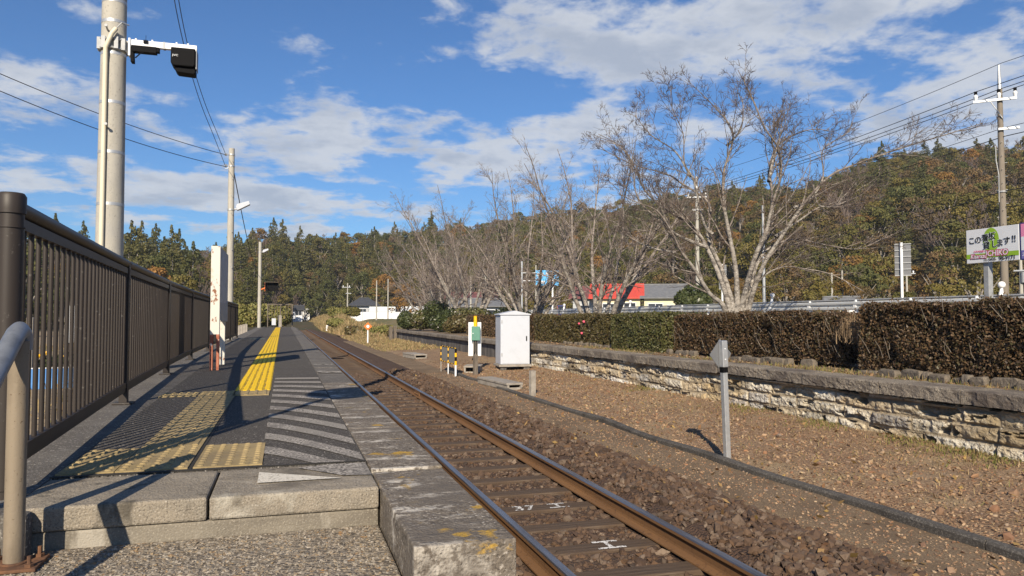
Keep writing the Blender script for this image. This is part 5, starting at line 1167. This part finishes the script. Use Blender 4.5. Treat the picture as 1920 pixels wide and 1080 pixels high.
# the large tree: main limbs set out from the photograph at the tree's own distance, each leaning its own way in depth
K = .00765; LIMBS = [
    ([(760, 1000), (700, 935), (640, 838), (585, 765), (545, 690), (490, 615), (420, 590), (345, 560)], 95, .0, -1.6),
    ([(775, 1000), (745, 880), (700, 745), (655, 655), (570, 585), (490, 500), (455, 400), (405, 300), (300, 235)], 105, -.3, 1.2),
    ([(700, 745), (600, 700), (540, 660), (440, 560), (415, 460), (380, 370), (285, 320)], 55, .2, -1.4),
    ([(585, 765), (500, 740), (430, 690), (380, 620), (330, 600)], 42, .2, 1.2),
    ([(790, 1000), (765, 840), (720, 690), (735, 545), (640, 450), (590, 400), (470, 350), (350, 270)], 100, .3, 1.8),
    ([(720, 690), (690, 640), (650, 470), (610, 400), (600, 290), (555, 190), (545, 110)], 50, .5, -1.2),
    ([(805, 1000), (800, 840), (775, 700), (750, 560), (748, 440), (775, 320), (760, 260), (700, 190), (620, 110)], 105, .1, -1.0),
    ([(775, 320), (830, 250), (850, 160), (855, 85)], 45, .0, .6),
    ([(640, 450), (600, 330), (520, 240), (470, 130)], 38, .2, 1.4),
    ([(820, 1000), (855, 800), (890, 690), (905, 580), (925, 470), (905, 370), (850, 300), (790, 180), (740, 100)], 105, -.3, -1.8),
    ([(925, 470), (965, 345), (1000, 260), (1000, 170), (1045, 110)], 55, .3, 1.3),
    ([(835, 1000), (870, 840), (950, 650), (970, 520), (972, 380), (1010, 290), (1060, 240), (1170, 190), (1270, 190)], 100, .4, 1.7),
    ([(845, 1000), (880, 830), (945, 700), (1010, 580), (1085, 480), (1160, 440), (1300, 385), (1440, 340), (1530, 310)], 95, -.5, -1.9),
    ([(1010, 580), (1090, 540), (1150, 440), (1160, 320), (1230, 260), (1290, 220)], 48, .4, .9),
    ([(945, 700), (1060, 620), (1150, 560), (1260, 520), (1380, 440)], 46, .3, 1.5),
    ([(850, 950), (890, 810), (950, 735), (1050, 700), (1170, 718), (1310, 735), (1400, 700), (1470, 670)], 75, .2, 1.6),
    ([(850, 960), (880, 870), (940, 832), (1000, 842), (1075, 868), (1160, 935)], 48, -.4, -1.5),
    ([(1085, 480), (1120, 560), (1190, 560), (1260, 530), (1330, 500)], 36, .2, 1.0)]
rg = np.random.default_rng(17); br = []
SPEC = [None, (7, .12, .02, 8, .42, .9, .3), (6, .14, .03, 4, .5, .85, .4), (5, .13, .03, 0, 0, 0, .7)]
for pts, w0, dep0, dep1 in LIMBS:
    m = len(pts); P3 = np.array([((x - 795) * K, dep0 * (i > 0) * .5 + (dep1) * (i / (m - 1)) ** 1.2, 1.12 + (1000 - y) * K * .88) for i, (x, y) in enumerate(pts)])
    if pts[0][1] >= 950: P3 = np.vstack([[P3[0, 0] * .6, P3[0, 1] * .5, -.15], P3])
    S = spline(P3, 5); n = len(S); r0 = w0 / 1000.; rad = np.interp(np.linspace(0, 1, n), [0, .2, .5, 1], [r0, r0 * .64, max(.018, r0 * .34), .009])
    br.append((0, S, rad)); L = np.linalg.norm(np.diff(S, axis=0), axis=1).sum()
    dress(br, S, rad, int(5 + L * 2.0), .9, 2.1, .24, rg, SPEC)
tk = np.array([(0.06, 0, -.2), (.04, 0, .35), (.05, 0, .85), (.08, 0, 1.35)]); br.append((0, tk, np.array([.46, .40, .36, .22])))
cherry('cherry_tree', (11.9, 18.0, .86), R(-16.874), br, 'largest bare cherry tree, many stemmed, spreading over the hedge in the middle right')
def make_cherry(seed, H=7.2, stems=6):
    rg = np.random.default_rng(seed); br = []
    sp2 = [None, (7, .12, .02, 8, .42, .85, .3), (6, .14, .03, 3.6, .5, .85, .4), (4, .13, .03, 0, 0, 0, .7)]
    for s in range(stems):
        a = 2 * math.pi * (s + rg.uniform(-.3, .3)) / stems; sp = rg.uniform(.2, .72); d = np.array([math.cos(a) * sp, math.sin(a) * sp, 1.]); d /= np.linalg.norm(d)
        L = H * rg.uniform(.8, 1.02); n = 9; p = np.array([math.cos(a) * .12, math.sin(a) * .12, -.1]); pts = [p]; dd = d
        for i in range(n):
            dd = dd + rnd_perp(dd, rg) * .10 + np.array([math.cos(a), math.sin(a), 0]) * .02; dd[2] += .045; dd /= np.linalg.norm(dd); p = p + dd * L / n; pts.append(p)
        S = spline(np.array(pts), 3); m = len(S); r0 = rg.uniform(.10, .15); rad = np.interp(np.linspace(0, 1, m), [0, .25, .55, 1], [r0, r0 * .66, r0 * .38, .010]); br.append((0, S, rad))
        dress(br, S, rad, 15, 1.3, 2.5, .22, rg, sp2)
    br.append((0, np.array([(0, 0, -.3), (0, 0, .2), (0, 0, .7)]), np.array([.34, .28, .22]))); return br
A_ = cherry('cherry_tree', (11.7, 26.8, .9), 0, make_cherry(5, 9.0, 9), 'bare cherry tree in front of the red roof, second from the right', 'twig_pale')
B_ = cherry('cherry_tree', (11.9, 36.3, .9), 0, make_cherry(8, 9.0, 9), 'bare cherry tree above the white cabinet, before the blue road sign', 'twig_pale')
for src, loc, rz, sc, lab in ((A_, (11.6, 47.6, .9), 2.1, 1.12, 'bare cherry tree behind the round bushes, left of the yellow beacon'), (B_, (12.2, 58.0, .9), 3.9, 1.1, 'bare cherry tree rising over the left part of the round bushes'),
                              (A_, (12.8, 69.5, .9), 4.4, 1.1, 'farthest and leftmost bare cherry tree of the row')):
    t = copy_tree(src); t.location = loc; t.rotation_euler = (0, 0, rz); t.scale = (sc,) * 3; t['label'] = lab

# ---- leaf clouds
def leaves(P, N, s, rough=.7, aspect=(.45, .8)):
    n = len(P); nn = N + RNG.normal(0, rough, (n, 3)); nn /= np.linalg.norm(nn, axis=1)[:, None] + 1e-9
    t = np.cross(nn, RNG.normal(size=(n, 3))); t /= np.linalg.norm(t, axis=1)[:, None] + 1e-9; b = np.cross(nn, t)
    s = np.broadcast_to(s, (n,)); w = s * RNG.uniform(*aspect, n)
    t = t * s[:, None]; b = b * w[:, None]
    return np.stack([P - t, P - b, P + t, P + b], 1).reshape(-1, 3)
def leaf_obj(name, P, N, s, material, parent=None, rough=.7):
    Vv = leaves(P, N, s, rough); return link(name, np_mesh(name, Vv, np.arange(len(Vv)).reshape(-1, 4), material), parent)
def hedge(name, x0, x1, y0, y1, z0, z1, material, dens, s, label, bump=.06, twigs=40, taper=.0):
    h = empty(name, ((x0 + x1) / 2, (y0 + y1) / 2, z0), 0, label, 'hedge'); lx, ly, lz = x1 - x0, y1 - y0, z1 - z0
    Ps, Ns = [], []
    for (ar, ax, sg) in ((ly * lz, 0, -1), (lx * ly, 2, 1), (lx * lz, 1, -1), (lx * lz, 1, 1), (ly * lz * .5, 0, 1)):
        n = int(ar * dens); U = RNG.uniform(-.5, .5, (n, 3)) * np.array([lx, ly, lz]); U[:, ax] = sg * .5 * (lx, ly, lz)[ax]
        N = np.zeros((n, 3)); N[:, ax] = sg
        e = fbm(U * np.array([2.2, 2.2, 2.2]) + 31 + x0, 3) - .5; e2 = fbm(U * 9 + 7, 2) - .5
        U = U + N * (bump * 2 * e + .05 * e2 - .055 * RNG.random(n) ** 1.5)[:, None]
        Ps.append(U); Ns.append(N)
    P_ = np.concatenate(Ps); N_ = np.concatenate(Ns); P_[:, 2] += lz / 2
    # rounded shoulders
    for ax, l in ((0, lx), (1, ly)):
        ed = np.clip((np.abs(P_[:, ax]) - (l / 2 - .12)) / .12, 0, 1); P_[:, 2] -= .07 * ed ** 2 * np.clip((P_[:, 2] / lz - .6) / .4, 0, 1)
    leaf_obj('foliage', P_, N_, s * RNG.uniform(.6, 1.3, len(P_)), material, h, .75)
    b = MB(); g = .10; b.box(-lx / 2 + g, lx / 2 - g, -ly / 2 + g, ly / 2 - g, .02, lz - g); b.build('dark_core', M['hedge_core'], h)  # solid near-black box inside the leaves, blocks the view through the hedge
    tw = []
    ns = int(twigs * 2.2); sp_ = np.stack([RNG.uniform(-lx / 2, lx / 2 * .6, ns), RNG.uniform(-ly / 2, ly / 2, ns), np.full(ns, lz - .06)], 1)
    for p in sp_:
        L = RNG.uniform(.05, .2); d = np.array([RNG.normal(0, .35), RNG.normal(0, .35), 1.]); tw.append((np.array([p, p + d * L * .5, p + d * L]), np.array([.004, .0035, .003])))
    lp_ = np.concatenate([sp_ + np.array([0, 0, 1]) * q + RNG.normal(0, .025, sp_.shape) for q in (.04, .08, .12)]); tag(leaf_obj('shoots', lp_, RNG.normal(size=lp_.shape), s * RNG.uniform(.6, 1.1, len(lp_)), material, h, .75), kind='stuff')
    for _ in range(twigs):
        p = np.array([-lx / 2 + RNG.uniform(-.02, .05), RNG.uniform(-ly / 2, ly / 2), RNG.uniform(.05, lz - .1)]); d = np.array([-.35, RNG.normal(0, .5), 1.]); d /= np.linalg.norm(d); L = RNG.uniform(.12, .4)
        tw.append((np.array([p, p + d * L * .5 + RNG.normal(0, .02, 3), p + d * L]), np.array([.007, .006, .004])))
    if tw: tag(link('twigs', tubes_mesh('twigs', tw, M['wood_gray'], 4), h), kind='stuff')
    return h
hedge('hedge', 9.55, 10.7, 3.6, 10.72, .86, 2.01, M['leaf_hedge'], 2300, .024, 'tall brown leaved clipped hedge at the right edge, right of the dark gap', .13, 60)
hedge('hedge', 9.95, 10.85, 11.55, 17.9, .87, 1.85, M['leaf_hedge'], 1900, .026, 'long brown clipped hedge left of the dark gap, before the largest bare tree', .13, 70)
hedge('hedge', 9.62, 10.8, 17.95, 21.2, .80, 1.87, M['leaf_hedge_green'], 1700, .029, 'glossy green clipped hedge section in the middle of the row', .11, 10)
h4 = hedge('hedge', 9.9, 10.8, 21.25, 29.5, .84, 1.86, M['leaf_hedge_mid'], 1100, .036, 'olive clipped hedge with a few pink flowers right of the white cabinet', .10, 30)
hedge('hedge', 9.9, 10.8, 29.6, 41.5, .84, 1.88, M['leaf_hedge'], 750, .045, 'far brown clipped hedge between the green box and the white cabinet', .08, 20)
for (yy1, zz1, s_) in ((23.9, 1.62, .05), (24.35, 1.55, .04), (24.1, 1.22, .045)):
    b = MB(); b.ball((0, 0, 0), s_, 8)
    for a in range(5): b.ball((s_ * .6 * math.cos(a * 1.26), s_ * .5 * math.sin(a * 1.26), .01), s_ * .6, 6)
    o = b.build('flower', M['flower_pink'], h4, smooth=True); o.location = (9.84 - 10.35, yy1 - 25.375, zz1 - .84)
M['brush'] = mat('brush', (.2, .14, .085), isl=[(.2, .135, .08), (.28, .2, .12), (.13, .09, .06)])
# brush and a dark burrow at the gap between the two brown hedges
n = 260; blades('dry_brush', 9.85 + RNG.normal(0, .10, n), 11.2 + RNG.normal(0, .18, n), np.full(n, 1.25) + RNG.uniform(0, .3, n), RNG.uniform(.12, .4, n), M['brush'], .005, .5)
n = 1400; xq = RNG.uniform(8.75, 9.5, n); yq = RNG.choice([6, 7.5, 9, 10.9, 11.2, 12.5, 15, 18.5, 20, 22], n) + RNG.normal(0, .5, n); blades('verge_grass', xq, yq, oldp_z(xq, yq), RNG.uniform(.03, .11, n), M['moss'], .006, .8)

def bush(name, c, rx, ry, rz_, nl, s, material, label, lobes=9, flowers=0, cat='bush', group=None, seed=0, flat=1.):
    rg = np.random.default_rng(seed + 100); o = empty(name, c, rg.uniform(0, 6), label, cat, group)
    ctr = [np.zeros(3) + np.array([0, 0, rz_ * .9])]; rad = [.78]
    for i in range(lobes):
        a = rg.uniform(0, 6.28); u = rg.uniform(.25, 1.0); ctr.append(np.array([math.cos(a) * .5 * rx * math.sqrt(1 - (u - .5) ** 2), math.sin(a) * .5 * ry, rz_ * (.25 + 1.15 * u)])); rad.append(rg.uniform(.38, .58))
    Ps, Ns = [], []
    for q, r in zip(ctr, rad):
        m = int(nl * r * r / sum(t * t for t in rad)); D = rg.normal(size=(m, 3)); D /= np.linalg.norm(D, axis=1)[:, None]
        P_ = q + D * np.array([rx, ry, rz_]) * (r * (1 - .14 * rg.random(m) ** 2))[:, None]; k = P_[:, 2] > 0
        Ps.append(P_[k]); Ns.append(D[k])
    P_ = np.concatenate(Ps); N_ = np.concatenate(Ns); leaf_obj('foliage', P_, N_, s * rg.uniform(.6, 1.3, len(P_)), material, o, .6)
    b = MB()
    for q in range(4): a = q * 1.6; b.tube([(0, 0, -.2), (.1 * math.cos(a) * rx, .1 * math.sin(a) * ry, rz_ * .5), (.35 * math.cos(a) * rx, .35 * math.sin(a) * ry, rz_ * 1.2)], [.05, .04, .02], 5)
    b.build('stem', M['bark'], o)
    if flowers:
        k = rg.integers(0, len(P_), flowers); Q = P_[k] + N_[k] * .04
        Fv = np.concatenate([leaves(Q, N_[k], np.full(flowers, s * .6), .3, (.8, 1.)) for _ in range(2)])
        tag(link('blossoms', np_mesh('blossoms', Fv, np.arange(len(Fv)).reshape(-1, 4), M['flower_white']), o), kind='stuff')
    return o
BU = [((8.9, 56.5, .8), .9, 1.0, .75, 'leaf_bush', 0, 'small round clipped bush at the left end of the bush row'), ((9.5, 53.8, .8), 1.15, 1.2, .85, 'leaf_hedge_green', 110, 'round camellia bush with white blossoms, left one of the bush row'),
      ((10.3, 53.0, .8), 1.25, 1.3, 1.15, 'leaf_bush', 0, 'darkest and tallest round bush of the row left of the green box'), ((10.6, 48.6, .8), 1.45, 1.4, .95, 'leaf_bush', 50, 'broad rounded dark bush in the middle of the bush row'),
      ((10.3, 44.5, .8), 1.1, 1.1, .72, 'leaf_hedge_mid', 0, 'low olive round bush at the front of the bush row'), ((11.1, 44.8, .8), 1.4, 1.4, .95, 'leaf_hedge_green', 130, 'wide camellia bush dotted with white blossoms beside the bare trunk'),
      ((10.9, 40.4, .8), 1.0, 1.0, .55, 'leaf_hedge_mid', 0, 'low bush at the right end of the bush row before the far hedge'), ((12.9, 42.0, .8), 1.5, 1.5, .9, 'leaf_bush', 0, 'dark low mound of leaves behind the far brown hedge')]
for i, (c, rx, ry, rz_, mt, fl, lab) in enumerate(BU): bush('bush', c, rx, ry, rz_, 5200, .075, M[mt], lab, 9, fl, seed=i)
bush('bush', (25.6, 43.4, 1.5), 1.3, 1.3, 1.35, 4500, .11, M['leaf_bush'], 'dense dark shrub right of the grey roof, behind the largest bare tree', 10, seed=20)
SH = [((-3.4, 64, .9), 2.0, 2.0, 1.15, 'pale yellow green leafy shrub behind the concrete posts, left of the farther pole'), ((-1.5, 67, .9), 2.1, 2.0, 1.2, 'pale yellow green leafy shrub right of the farther platform pole'), ((-5.6, 68, .9), 2.2, 2.0, 1.2, 'leafy shrub at the left end of the pale shrub clump beside the brown fence')]
for i, (c, rx, ry, rz_, lab) in enumerate(SH): bush('shrub', c, rx, ry, rz_, 5000, .12, M['leaf_kudzu'], lab, 12, seed=40 + i, cat='shrub')
# grass bank that closes the line
def bank_z(x, y):
    xl = np.interp(y, [66, 80, 110, 140, 160, 175], [6.6, 5.2, 4.7, 4.4, 4.2, 4.0]); w = np.interp(y, [66, 90, 130, 175], [.6, 2.2, 3.0, 3.5]); hh = np.interp(y, [64, 78, 100, 130, 175], [0, .9, 2.1, 2.2, 1.6])
    return -.12 + hh * sstep(0, 1, (x - xl) / w) - hh * .72 * sstep(1.5, 3.8, x - xl) * (y < 150) + .25 * (fbm(np.stack([x, y * .6, 0 * x], 1), 3) - .5) * sstep(0, .3, (x - xl) / w) - .3 * sstep(.05, -.1, (x - xl) / w)
grid_mesh('grass_bank', np.arange(-4, 13, .4), np.arange(64, 190, 1.2), bank_z, M['field'])
n = 26000; y = 66 + 112 * RNG.random(n) ** 1.3; x = np.interp(y, [66, 80, 110, 140, 160, 175], [6.6, 5.2, 4.7, 4.4, 4.2, 4.0]) + .2 + 6 * RNG.random(n) ** 1.3
blades('tall_dry_grass', x, y, bank_z(x, y), RNG.uniform(.3, .95, n) * np.interp(y, [66, 90], [.45, 1]), M['dry_grass'], .035, .5)
n = 9000; x = RNG.uniform(4.9, 8.2, n); y = 40 + 32 * RNG.random(n); blades('dry_grass_strip', x, y, soil_z(x, y) - .02, RNG.uniform(.05, .22, n), M['dry_grass'], .02, .9)
n = 7000; x = RNG.uniform(-9, -1.85, n); y = 9 + 50 * RNG.random(n); blades('side_grass', x, y, np.full(n, .58), RNG.uniform(.05, .3, n), M['dry_grass'], .012, .8)
for i, (c, rx, ry, rz_, mt, lab) in enumerate([((6.6, 74, -.1), 1.1, 1.5, .6, 'leaf_hedge_mid', 'low dull green shrub on the dry slope, left of the orange marker'), ((8.3, 69, -.1), 1.5, 1.3, .62, 'leaf_kudzu', 'low yellowish shrub right behind the orange marker'), ((9.6, 66, .0), 1.2, 1.2, .5, 'leaf_hedge_mid', 'low olive shrub next to the end of the concrete wall'),
                                             ((6.9, 104, 1.6), 1.6, 1.8, .9, 'leaf_kudzu', 'yellow green shrub on top of the dry grass bank'), ((5.6, 88, .6), 1.0, 1.4, .6, 'leaf_kudzu', 'ochre shrub low on the dry grass bank beside the track'), ((9.0, 112, 1.9), 1.6, 1.6, .75, 'leaf_olive', 'round olive shrub on the bank left of the white wall')]):
    bush('shrub', c, rx, ry, rz_, 2600, .14, M[mt], lab, 9, seed=60 + i, cat='shrub')
for i, (c, h_) in enumerate((((-4.0, 14.5, .56), .62), ((-3.5, 14.6, .56), .6))):
    o = bush('shrub', c, .55, .45, h_ * .55, 900, .035, M['leaf_bush'], ['dark leafy shrub with yellow fruit behind the blue panel, left one', 'dark leafy shrub with yellow fruit behind the blue panel, right one'][i], 6, seed=80 + i, cat='shrub')
    for q in range(4):
        b = MB(); b.ball((-.4 + .26 * q, -.42, h_ * .8 + .08 * (q % 2)), .035, 8); b.build('fruit', M['fruit'], o, smooth=True)

# ---- trees of the wooded hills
def crown_mesh(name, kind, seed):
    rg = np.random.default_rng(seed); Ps, Ns, Sz = [], [], []
    def lobe(c, r, m, s):
        D = rg.normal(size=(m, 3)); D[:, 2] = np.where(rg.random(m) < .7, np.abs(D[:, 2]), D[:, 2]); D /= np.linalg.norm(D, axis=1)[:, None]
        Ps.append(np.array(c) + D * np.array(r) * (1 - .25 * rg.random(m) ** 2)[:, None]); Ns.append(D); Sz.append(s * rg.uniform(.6, 1.3, m))
    tr = []
    if kind == 'cedar':
        H = 12.
        for i in range(15):
            t = i / 14; z = 2.0 + t * (H - 2.2); R0 = 2.5 * (1 - t) ** .75 + .18; k = max(1, int(7 * (1 - t) + 1.5))
            for j in range(k):
                a = rg.uniform(0, 6.28); q = R0 * rg.uniform(.45, .8) if k > 1 else 0
                lobe((math.cos(a) * q, math.sin(a) * q, z + rg.uniform(-.3, .3)), (R0 * .52 + .12, R0 * .52 + .12, .62), 46, .2)
        tr.append((np.array([(0, 0, -2.), (0, 0, 4), (0, 0, 11)]), np.array([.28, .2, .05])))
    elif kind in ('ever', 'olive', 'brown', 'orange'):
        W, H = rg.uniform(3.0, 3.8), rg.uniform(3.6, 4.6); nl = 30 if kind == 'ever' else 26
        for i in range(nl):
            a = rg.uniform(0, 6.28); u = rg.uniform(-.2, 1) ; q = math.sqrt(max(0, 1 - max(u, 0) ** 2)) * rg.uniform(.55, .95) * W
            lobe((math.cos(a) * q, math.sin(a) * q, 3.0 + H * u), (rg.uniform(.75, 1.3),) * 2 + (rg.uniform(.6, .95),), 90 if kind != 'brown' else 60, .19)
        tr.append((np.array([(0, 0, -2.), (0, 0, 2), (0, 0, 4.5)]), np.array([.26, .2, .1])))
        for j in range(5): a = j * 1.3; tr.append((np.array([(0, 0, 1.6), (math.cos(a) * 1.2, math.sin(a) * 1.2, 3.4), (math.cos(a) * 2.3, math.sin(a) * 2.3, 5.)]), np.array([.14, .09, .03])))
    P_ = np.concatenate(Ps); N_ = np.concatenate(Ns); S_ = np.concatenate(Sz); Vl = leaves(P_, N_, S_, .55); Fl = np.arange(len(Vl)).reshape(-1, 4)
    tm = tubes_mesh('t', tr, M['bark'], 5); Vt = np.zeros(len(tm.vertices) * 3, np.float32); tm.vertices.foreach_get('co', Vt); Ft = np.array([p.vertices[:] for p in tm.polygons]); bpy.data.meshes.remove(tm)
    return np_mesh(name, np.vstack([Vl, Vt.reshape(-1, 3)]), np.vstack([Fl, Ft + len(Vl)]), [M['leaf_' + kind], M['bark']], np.r_[np.zeros(len(Fl)), np.ones(len(Ft))])
def bare_mesh(name, seed):
    rg = np.random.default_rng(seed); out = []
    sp = [(6, .08, .05, 9, .5, .6, .3), (5, .16, .06, 6, .5, .6, .4), (4, .2, .06, 4, .5, .6, .5), (3, .2, .05, 0, 0, 0, .7)]
    for s in range(3): a = s * 2.1; branch(out, np.array([0, 0, -1.]), np.array([math.cos(a) * .25, math.sin(a) * .25, .95]), 7.5, .16, 0, rg, sp)
    return tubes_mesh(name, [(p, np.maximum(r, .028)) for l, p, r in out], M['bare_wood'], 3)
M['bare_wood'] = mat('bare_wood', (.16, .125, .105), rough=.9, isl=[(.13, .095, .08), (.19, .155, .135), (.15, .105, .085)])
PROTO = [('cedar', 'cedar_tree', 2), ('ever', 'evergreen_tree', 3), ('olive', 'leafy_tree', 2), ('brown', 'autumn_tree', 2), ('orange', 'autumn_tree', 2), ('bare', 'bare_tree', 2)]
meshes, kinds, names = [], [], []
for kd, nm, cnt in PROTO:
    for q in range(cnt):
        meshes.append(bare_mesh(nm, 70 + q) if kd == 'bare' else crown_mesh(nm, kd, 50 + 7 * q + len(kd))); kinds.append(kd); names.append(nm)
KI = {k: [i for i, v in enumerate(kinds) if v == k] for k, _, _ in PROTO}
rgh = np.random.default_rng(2024); T = []; cell = {}
def try_add(a, r, kd, sc, mind):
    x, y = r * math.sin(R(a)), r * math.cos(R(a)); cx, cy = int(x // 4), int(y // 4)
    for i in (-1, 0, 1):
        for j in (-1, 0, 1):
            for (u, v) in cell.get((cx + i, cy + j), ()):
                if (u - x) ** 2 + (v - y) ** 2 < mind * mind: return
    cell.setdefault((cx, cy), []).append((x, y)); T.append((x, y, a, r, kd, sc))
for _ in range(16000):
    a = rgh.uniform(-23, 57); e, ft, cr = (float(v) for v in ridge(a)); r = math.sqrt(rgh.uniform((ft - 4) ** 2, (cr + 12) ** 2)); t = (r - ft) / (cr - ft)
    left = a < 13; pt = fbm(np.array([[a * .35, r / 38, 3.]]), 2)[0]
    if left: w = dict(cedar=.40 if pt > .47 else .08, ever=.30, olive=.15, brown=.15, orange=.02 + .12 * (a > 3 and a < 10), bare=.12)
    else: w = dict(cedar=.10 if pt > .58 else .015, ever=.40 if t > .45 else .24, olive=.24, brown=.24, orange=.055 if t < .7 else .012, bare=.12)
    ks = list(w); kd = ks[rgh.choice(len(ks), p=np.array(list(w.values())) / sum(w.values()))]
    if kd == 'cedar' and t > .78 and rgh.random() < .6: kd = 'ever'
    sc = rgh.uniform(.6, 1.1) if kd != 'cedar' else rgh.uniform(.4, 1.0)
    if not left and kd != 'cedar': sc *= .95
    try_add(a, r, kd, sc, 3.3 if kd == 'cedar' else 4.1)
# crest conifers that stand out on the skyline, and a few trees on the flat before the hills
for px, s in ((290, 1.0), (268, .7), (340, .95), (420, .6), (475, .8), (515, 1.15), (560, .9), (598, 1.0), (640, 1.2), (690, .9), (745, 1.25), (1690, .7), (1765, .75), (1800, .95), (1845, .6), (1905, .9)):
    a = math.degrees(math.atan((px - 960) / 1400)) + 16.874; e, ft, cr = (float(v) for v in ridge(a)); try_add(a, cr + 1, 'cedar', s * .62, .5)
for a, r, kd, s in ((-3.2, 152, 'bare', .8), (-1.2, 150, 'bare', .75), (12, 118, 'bare', .9), (14.5, 112, 'bare', .95), (10.4, 128, 'bare', .85), (8.7, 133, 'orange', .8), (17, 108, 'bare', .9), (20, 112, 'olive', .8), (22.5, 108, 'bare', .8), (32, 72, 'olive', .42), (36, 66, 'olive', .38), (39.5, 66, 'olive', .40),
                    (42, 62, 'brown', .34), (44.5, 64, 'olive', .36), (34, 84, 'brown', .6), (41, 80, 'orange', .5), (46.5, 58, 'olive', .34), (50, 56, 'olive', .36), (53, 58, 'brown', .36), (28.5, 92, 'brown', .7), (-14, 60, 'ever', .5), (-18, 52, 'olive', .5), (-10, 78, 'ever', .6), (-7, 84, 'olive', .62), (-21, 58, 'ever', .5)): T.append((r * math.sin(R(a)), r * math.cos(R(a)), a, r, kd, s))
T.sort(key=lambda t: t[3] - 60 * (t[4] == 'cedar' and t[3] > 180) - 200 * (t[5] < .5))
LBL = {'cedar': 'dark green conical cedar', 'ever': 'dark rounded evergreen tree', 'olive': 'olive green leafy tree', 'brown': 'brown leaved autumn tree', 'orange': 'orange autumn tree', 'bare': 'leafless grey brown tree'}
NI = 285; rest = []
for i, (x, y, a, r, kd, sc) in enumerate(T):
    mi = KI[kd][int(rgh.integers(len(KI[kd])))]; z = float(terrain_z(np.array([x]), np.array([y]))[0]) - .3; rot = rgh.uniform(0, 6.28); sz = sc * rgh.uniform(.85, 1.2)
    if i < NI:
        o = link(names[mi], meshes[mi], None, (x, y, z)); o.rotation_euler = (0, 0, rot); o.scale = (sc, sc, sz)
        side = 'left hill behind the platform' if a < 13 else 'right hill behind the road'
        tag(o, LBL[kd] + ' in the woods of the ' + side, 'tree', LBL[kd] + 's of the ' + side)
    else: rest.append((x, y, z, rot, sc, sz, mi))
# the remaining woods read as one mass: one object, instanced on points
src = bpy.data.collections.new('woods_source')
for i, me in enumerate(meshes):
    o = bpy.data.objects.new('kind_%02d' % i, me); src.objects.link(o)
A = np.array(rest); me = bpy.data.meshes.new('woodland'); me.vertices.add(len(A)); me.vertices.foreach_set('co', A[:, :3].astype(np.float32).ravel())
for nm, ty, dat in (('rot', 'FLOAT_VECTOR', np.stack([0 * A[:, 3], 0 * A[:, 3], A[:, 3]], 1)), ('scl', 'FLOAT_VECTOR', np.stack([A[:, 4], A[:, 4], A[:, 5]], 1)), ('idx', 'INT', A[:, 6])):
    at = me.attributes.new(nm, ty, 'POINT'); at.data.foreach_set('vector' if ty == 'FLOAT_VECTOR' else 'value', (dat.astype(np.float32) if ty != 'INT' else dat.astype(np.int32)).ravel())
wo_ = tag(link('woodland', me), kind='stuff')
ng = bpy.data.node_groups.new('woods', 'GeometryNodeTree'); ng.interface.new_socket('Geometry', in_out='INPUT', socket_type='NodeSocketGeometry'); ng.interface.new_socket('Geometry', in_out='OUTPUT', socket_type='NodeSocketGeometry')
gi, go = ng.nodes.new('NodeGroupInput'), ng.nodes.new('NodeGroupOutput'); ip = ng.nodes.new('GeometryNodeInstanceOnPoints'); ci = ng.nodes.new('GeometryNodeCollectionInfo')
ci.inputs['Collection'].default_value = src; ci.inputs['Separate Children'].default_value = True; ci.inputs['Reset Children'].default_value = True
def nattr(n, ty):
    q = ng.nodes.new('GeometryNodeInputNamedAttribute'); q.data_type = ty; q.inputs['Name'].default_value = n; return q.outputs[0]
L_ = ng.links.new; L_(gi.outputs[0], ip.inputs['Points']); L_(ci.outputs[0], ip.inputs['Instance']); ip.inputs['Pick Instance'].default_value = True
L_(nattr('idx', 'INT'), ip.inputs['Instance Index']); L_(nattr('rot', 'FLOAT_VECTOR'), ip.inputs['Rotation']); L_(nattr('scl', 'FLOAT_VECTOR'), ip.inputs['Scale']); L_(ip.outputs[0], go.inputs[0])
md = wo_.modifiers.new('woods', 'NODES'); md.node_group = ng
# ================================================================ AIR
hz = MB(); hz.box(-670, 670, -670, 670, -8, 95); ho = hz.build('haze', [])
hm = bpy.data.materials.new('haze'); hm.use_nodes = True; t = hm.node_tree; t.nodes.clear(); o_ = t.nodes.new('ShaderNodeOutputMaterial'); v_ = t.nodes.new('ShaderNodeVolumePrincipled')
v_.inputs['Color'].default_value = (.85, .9, 1, 1); v_.inputs['Density'].default_value = .0003; v_.inputs['Anisotropy'].default_value = .2; t.links.new(v_.outputs[0], o_.inputs['Volume'])
ho.data.materials.append(hm); tag(ho, kind='stuff')
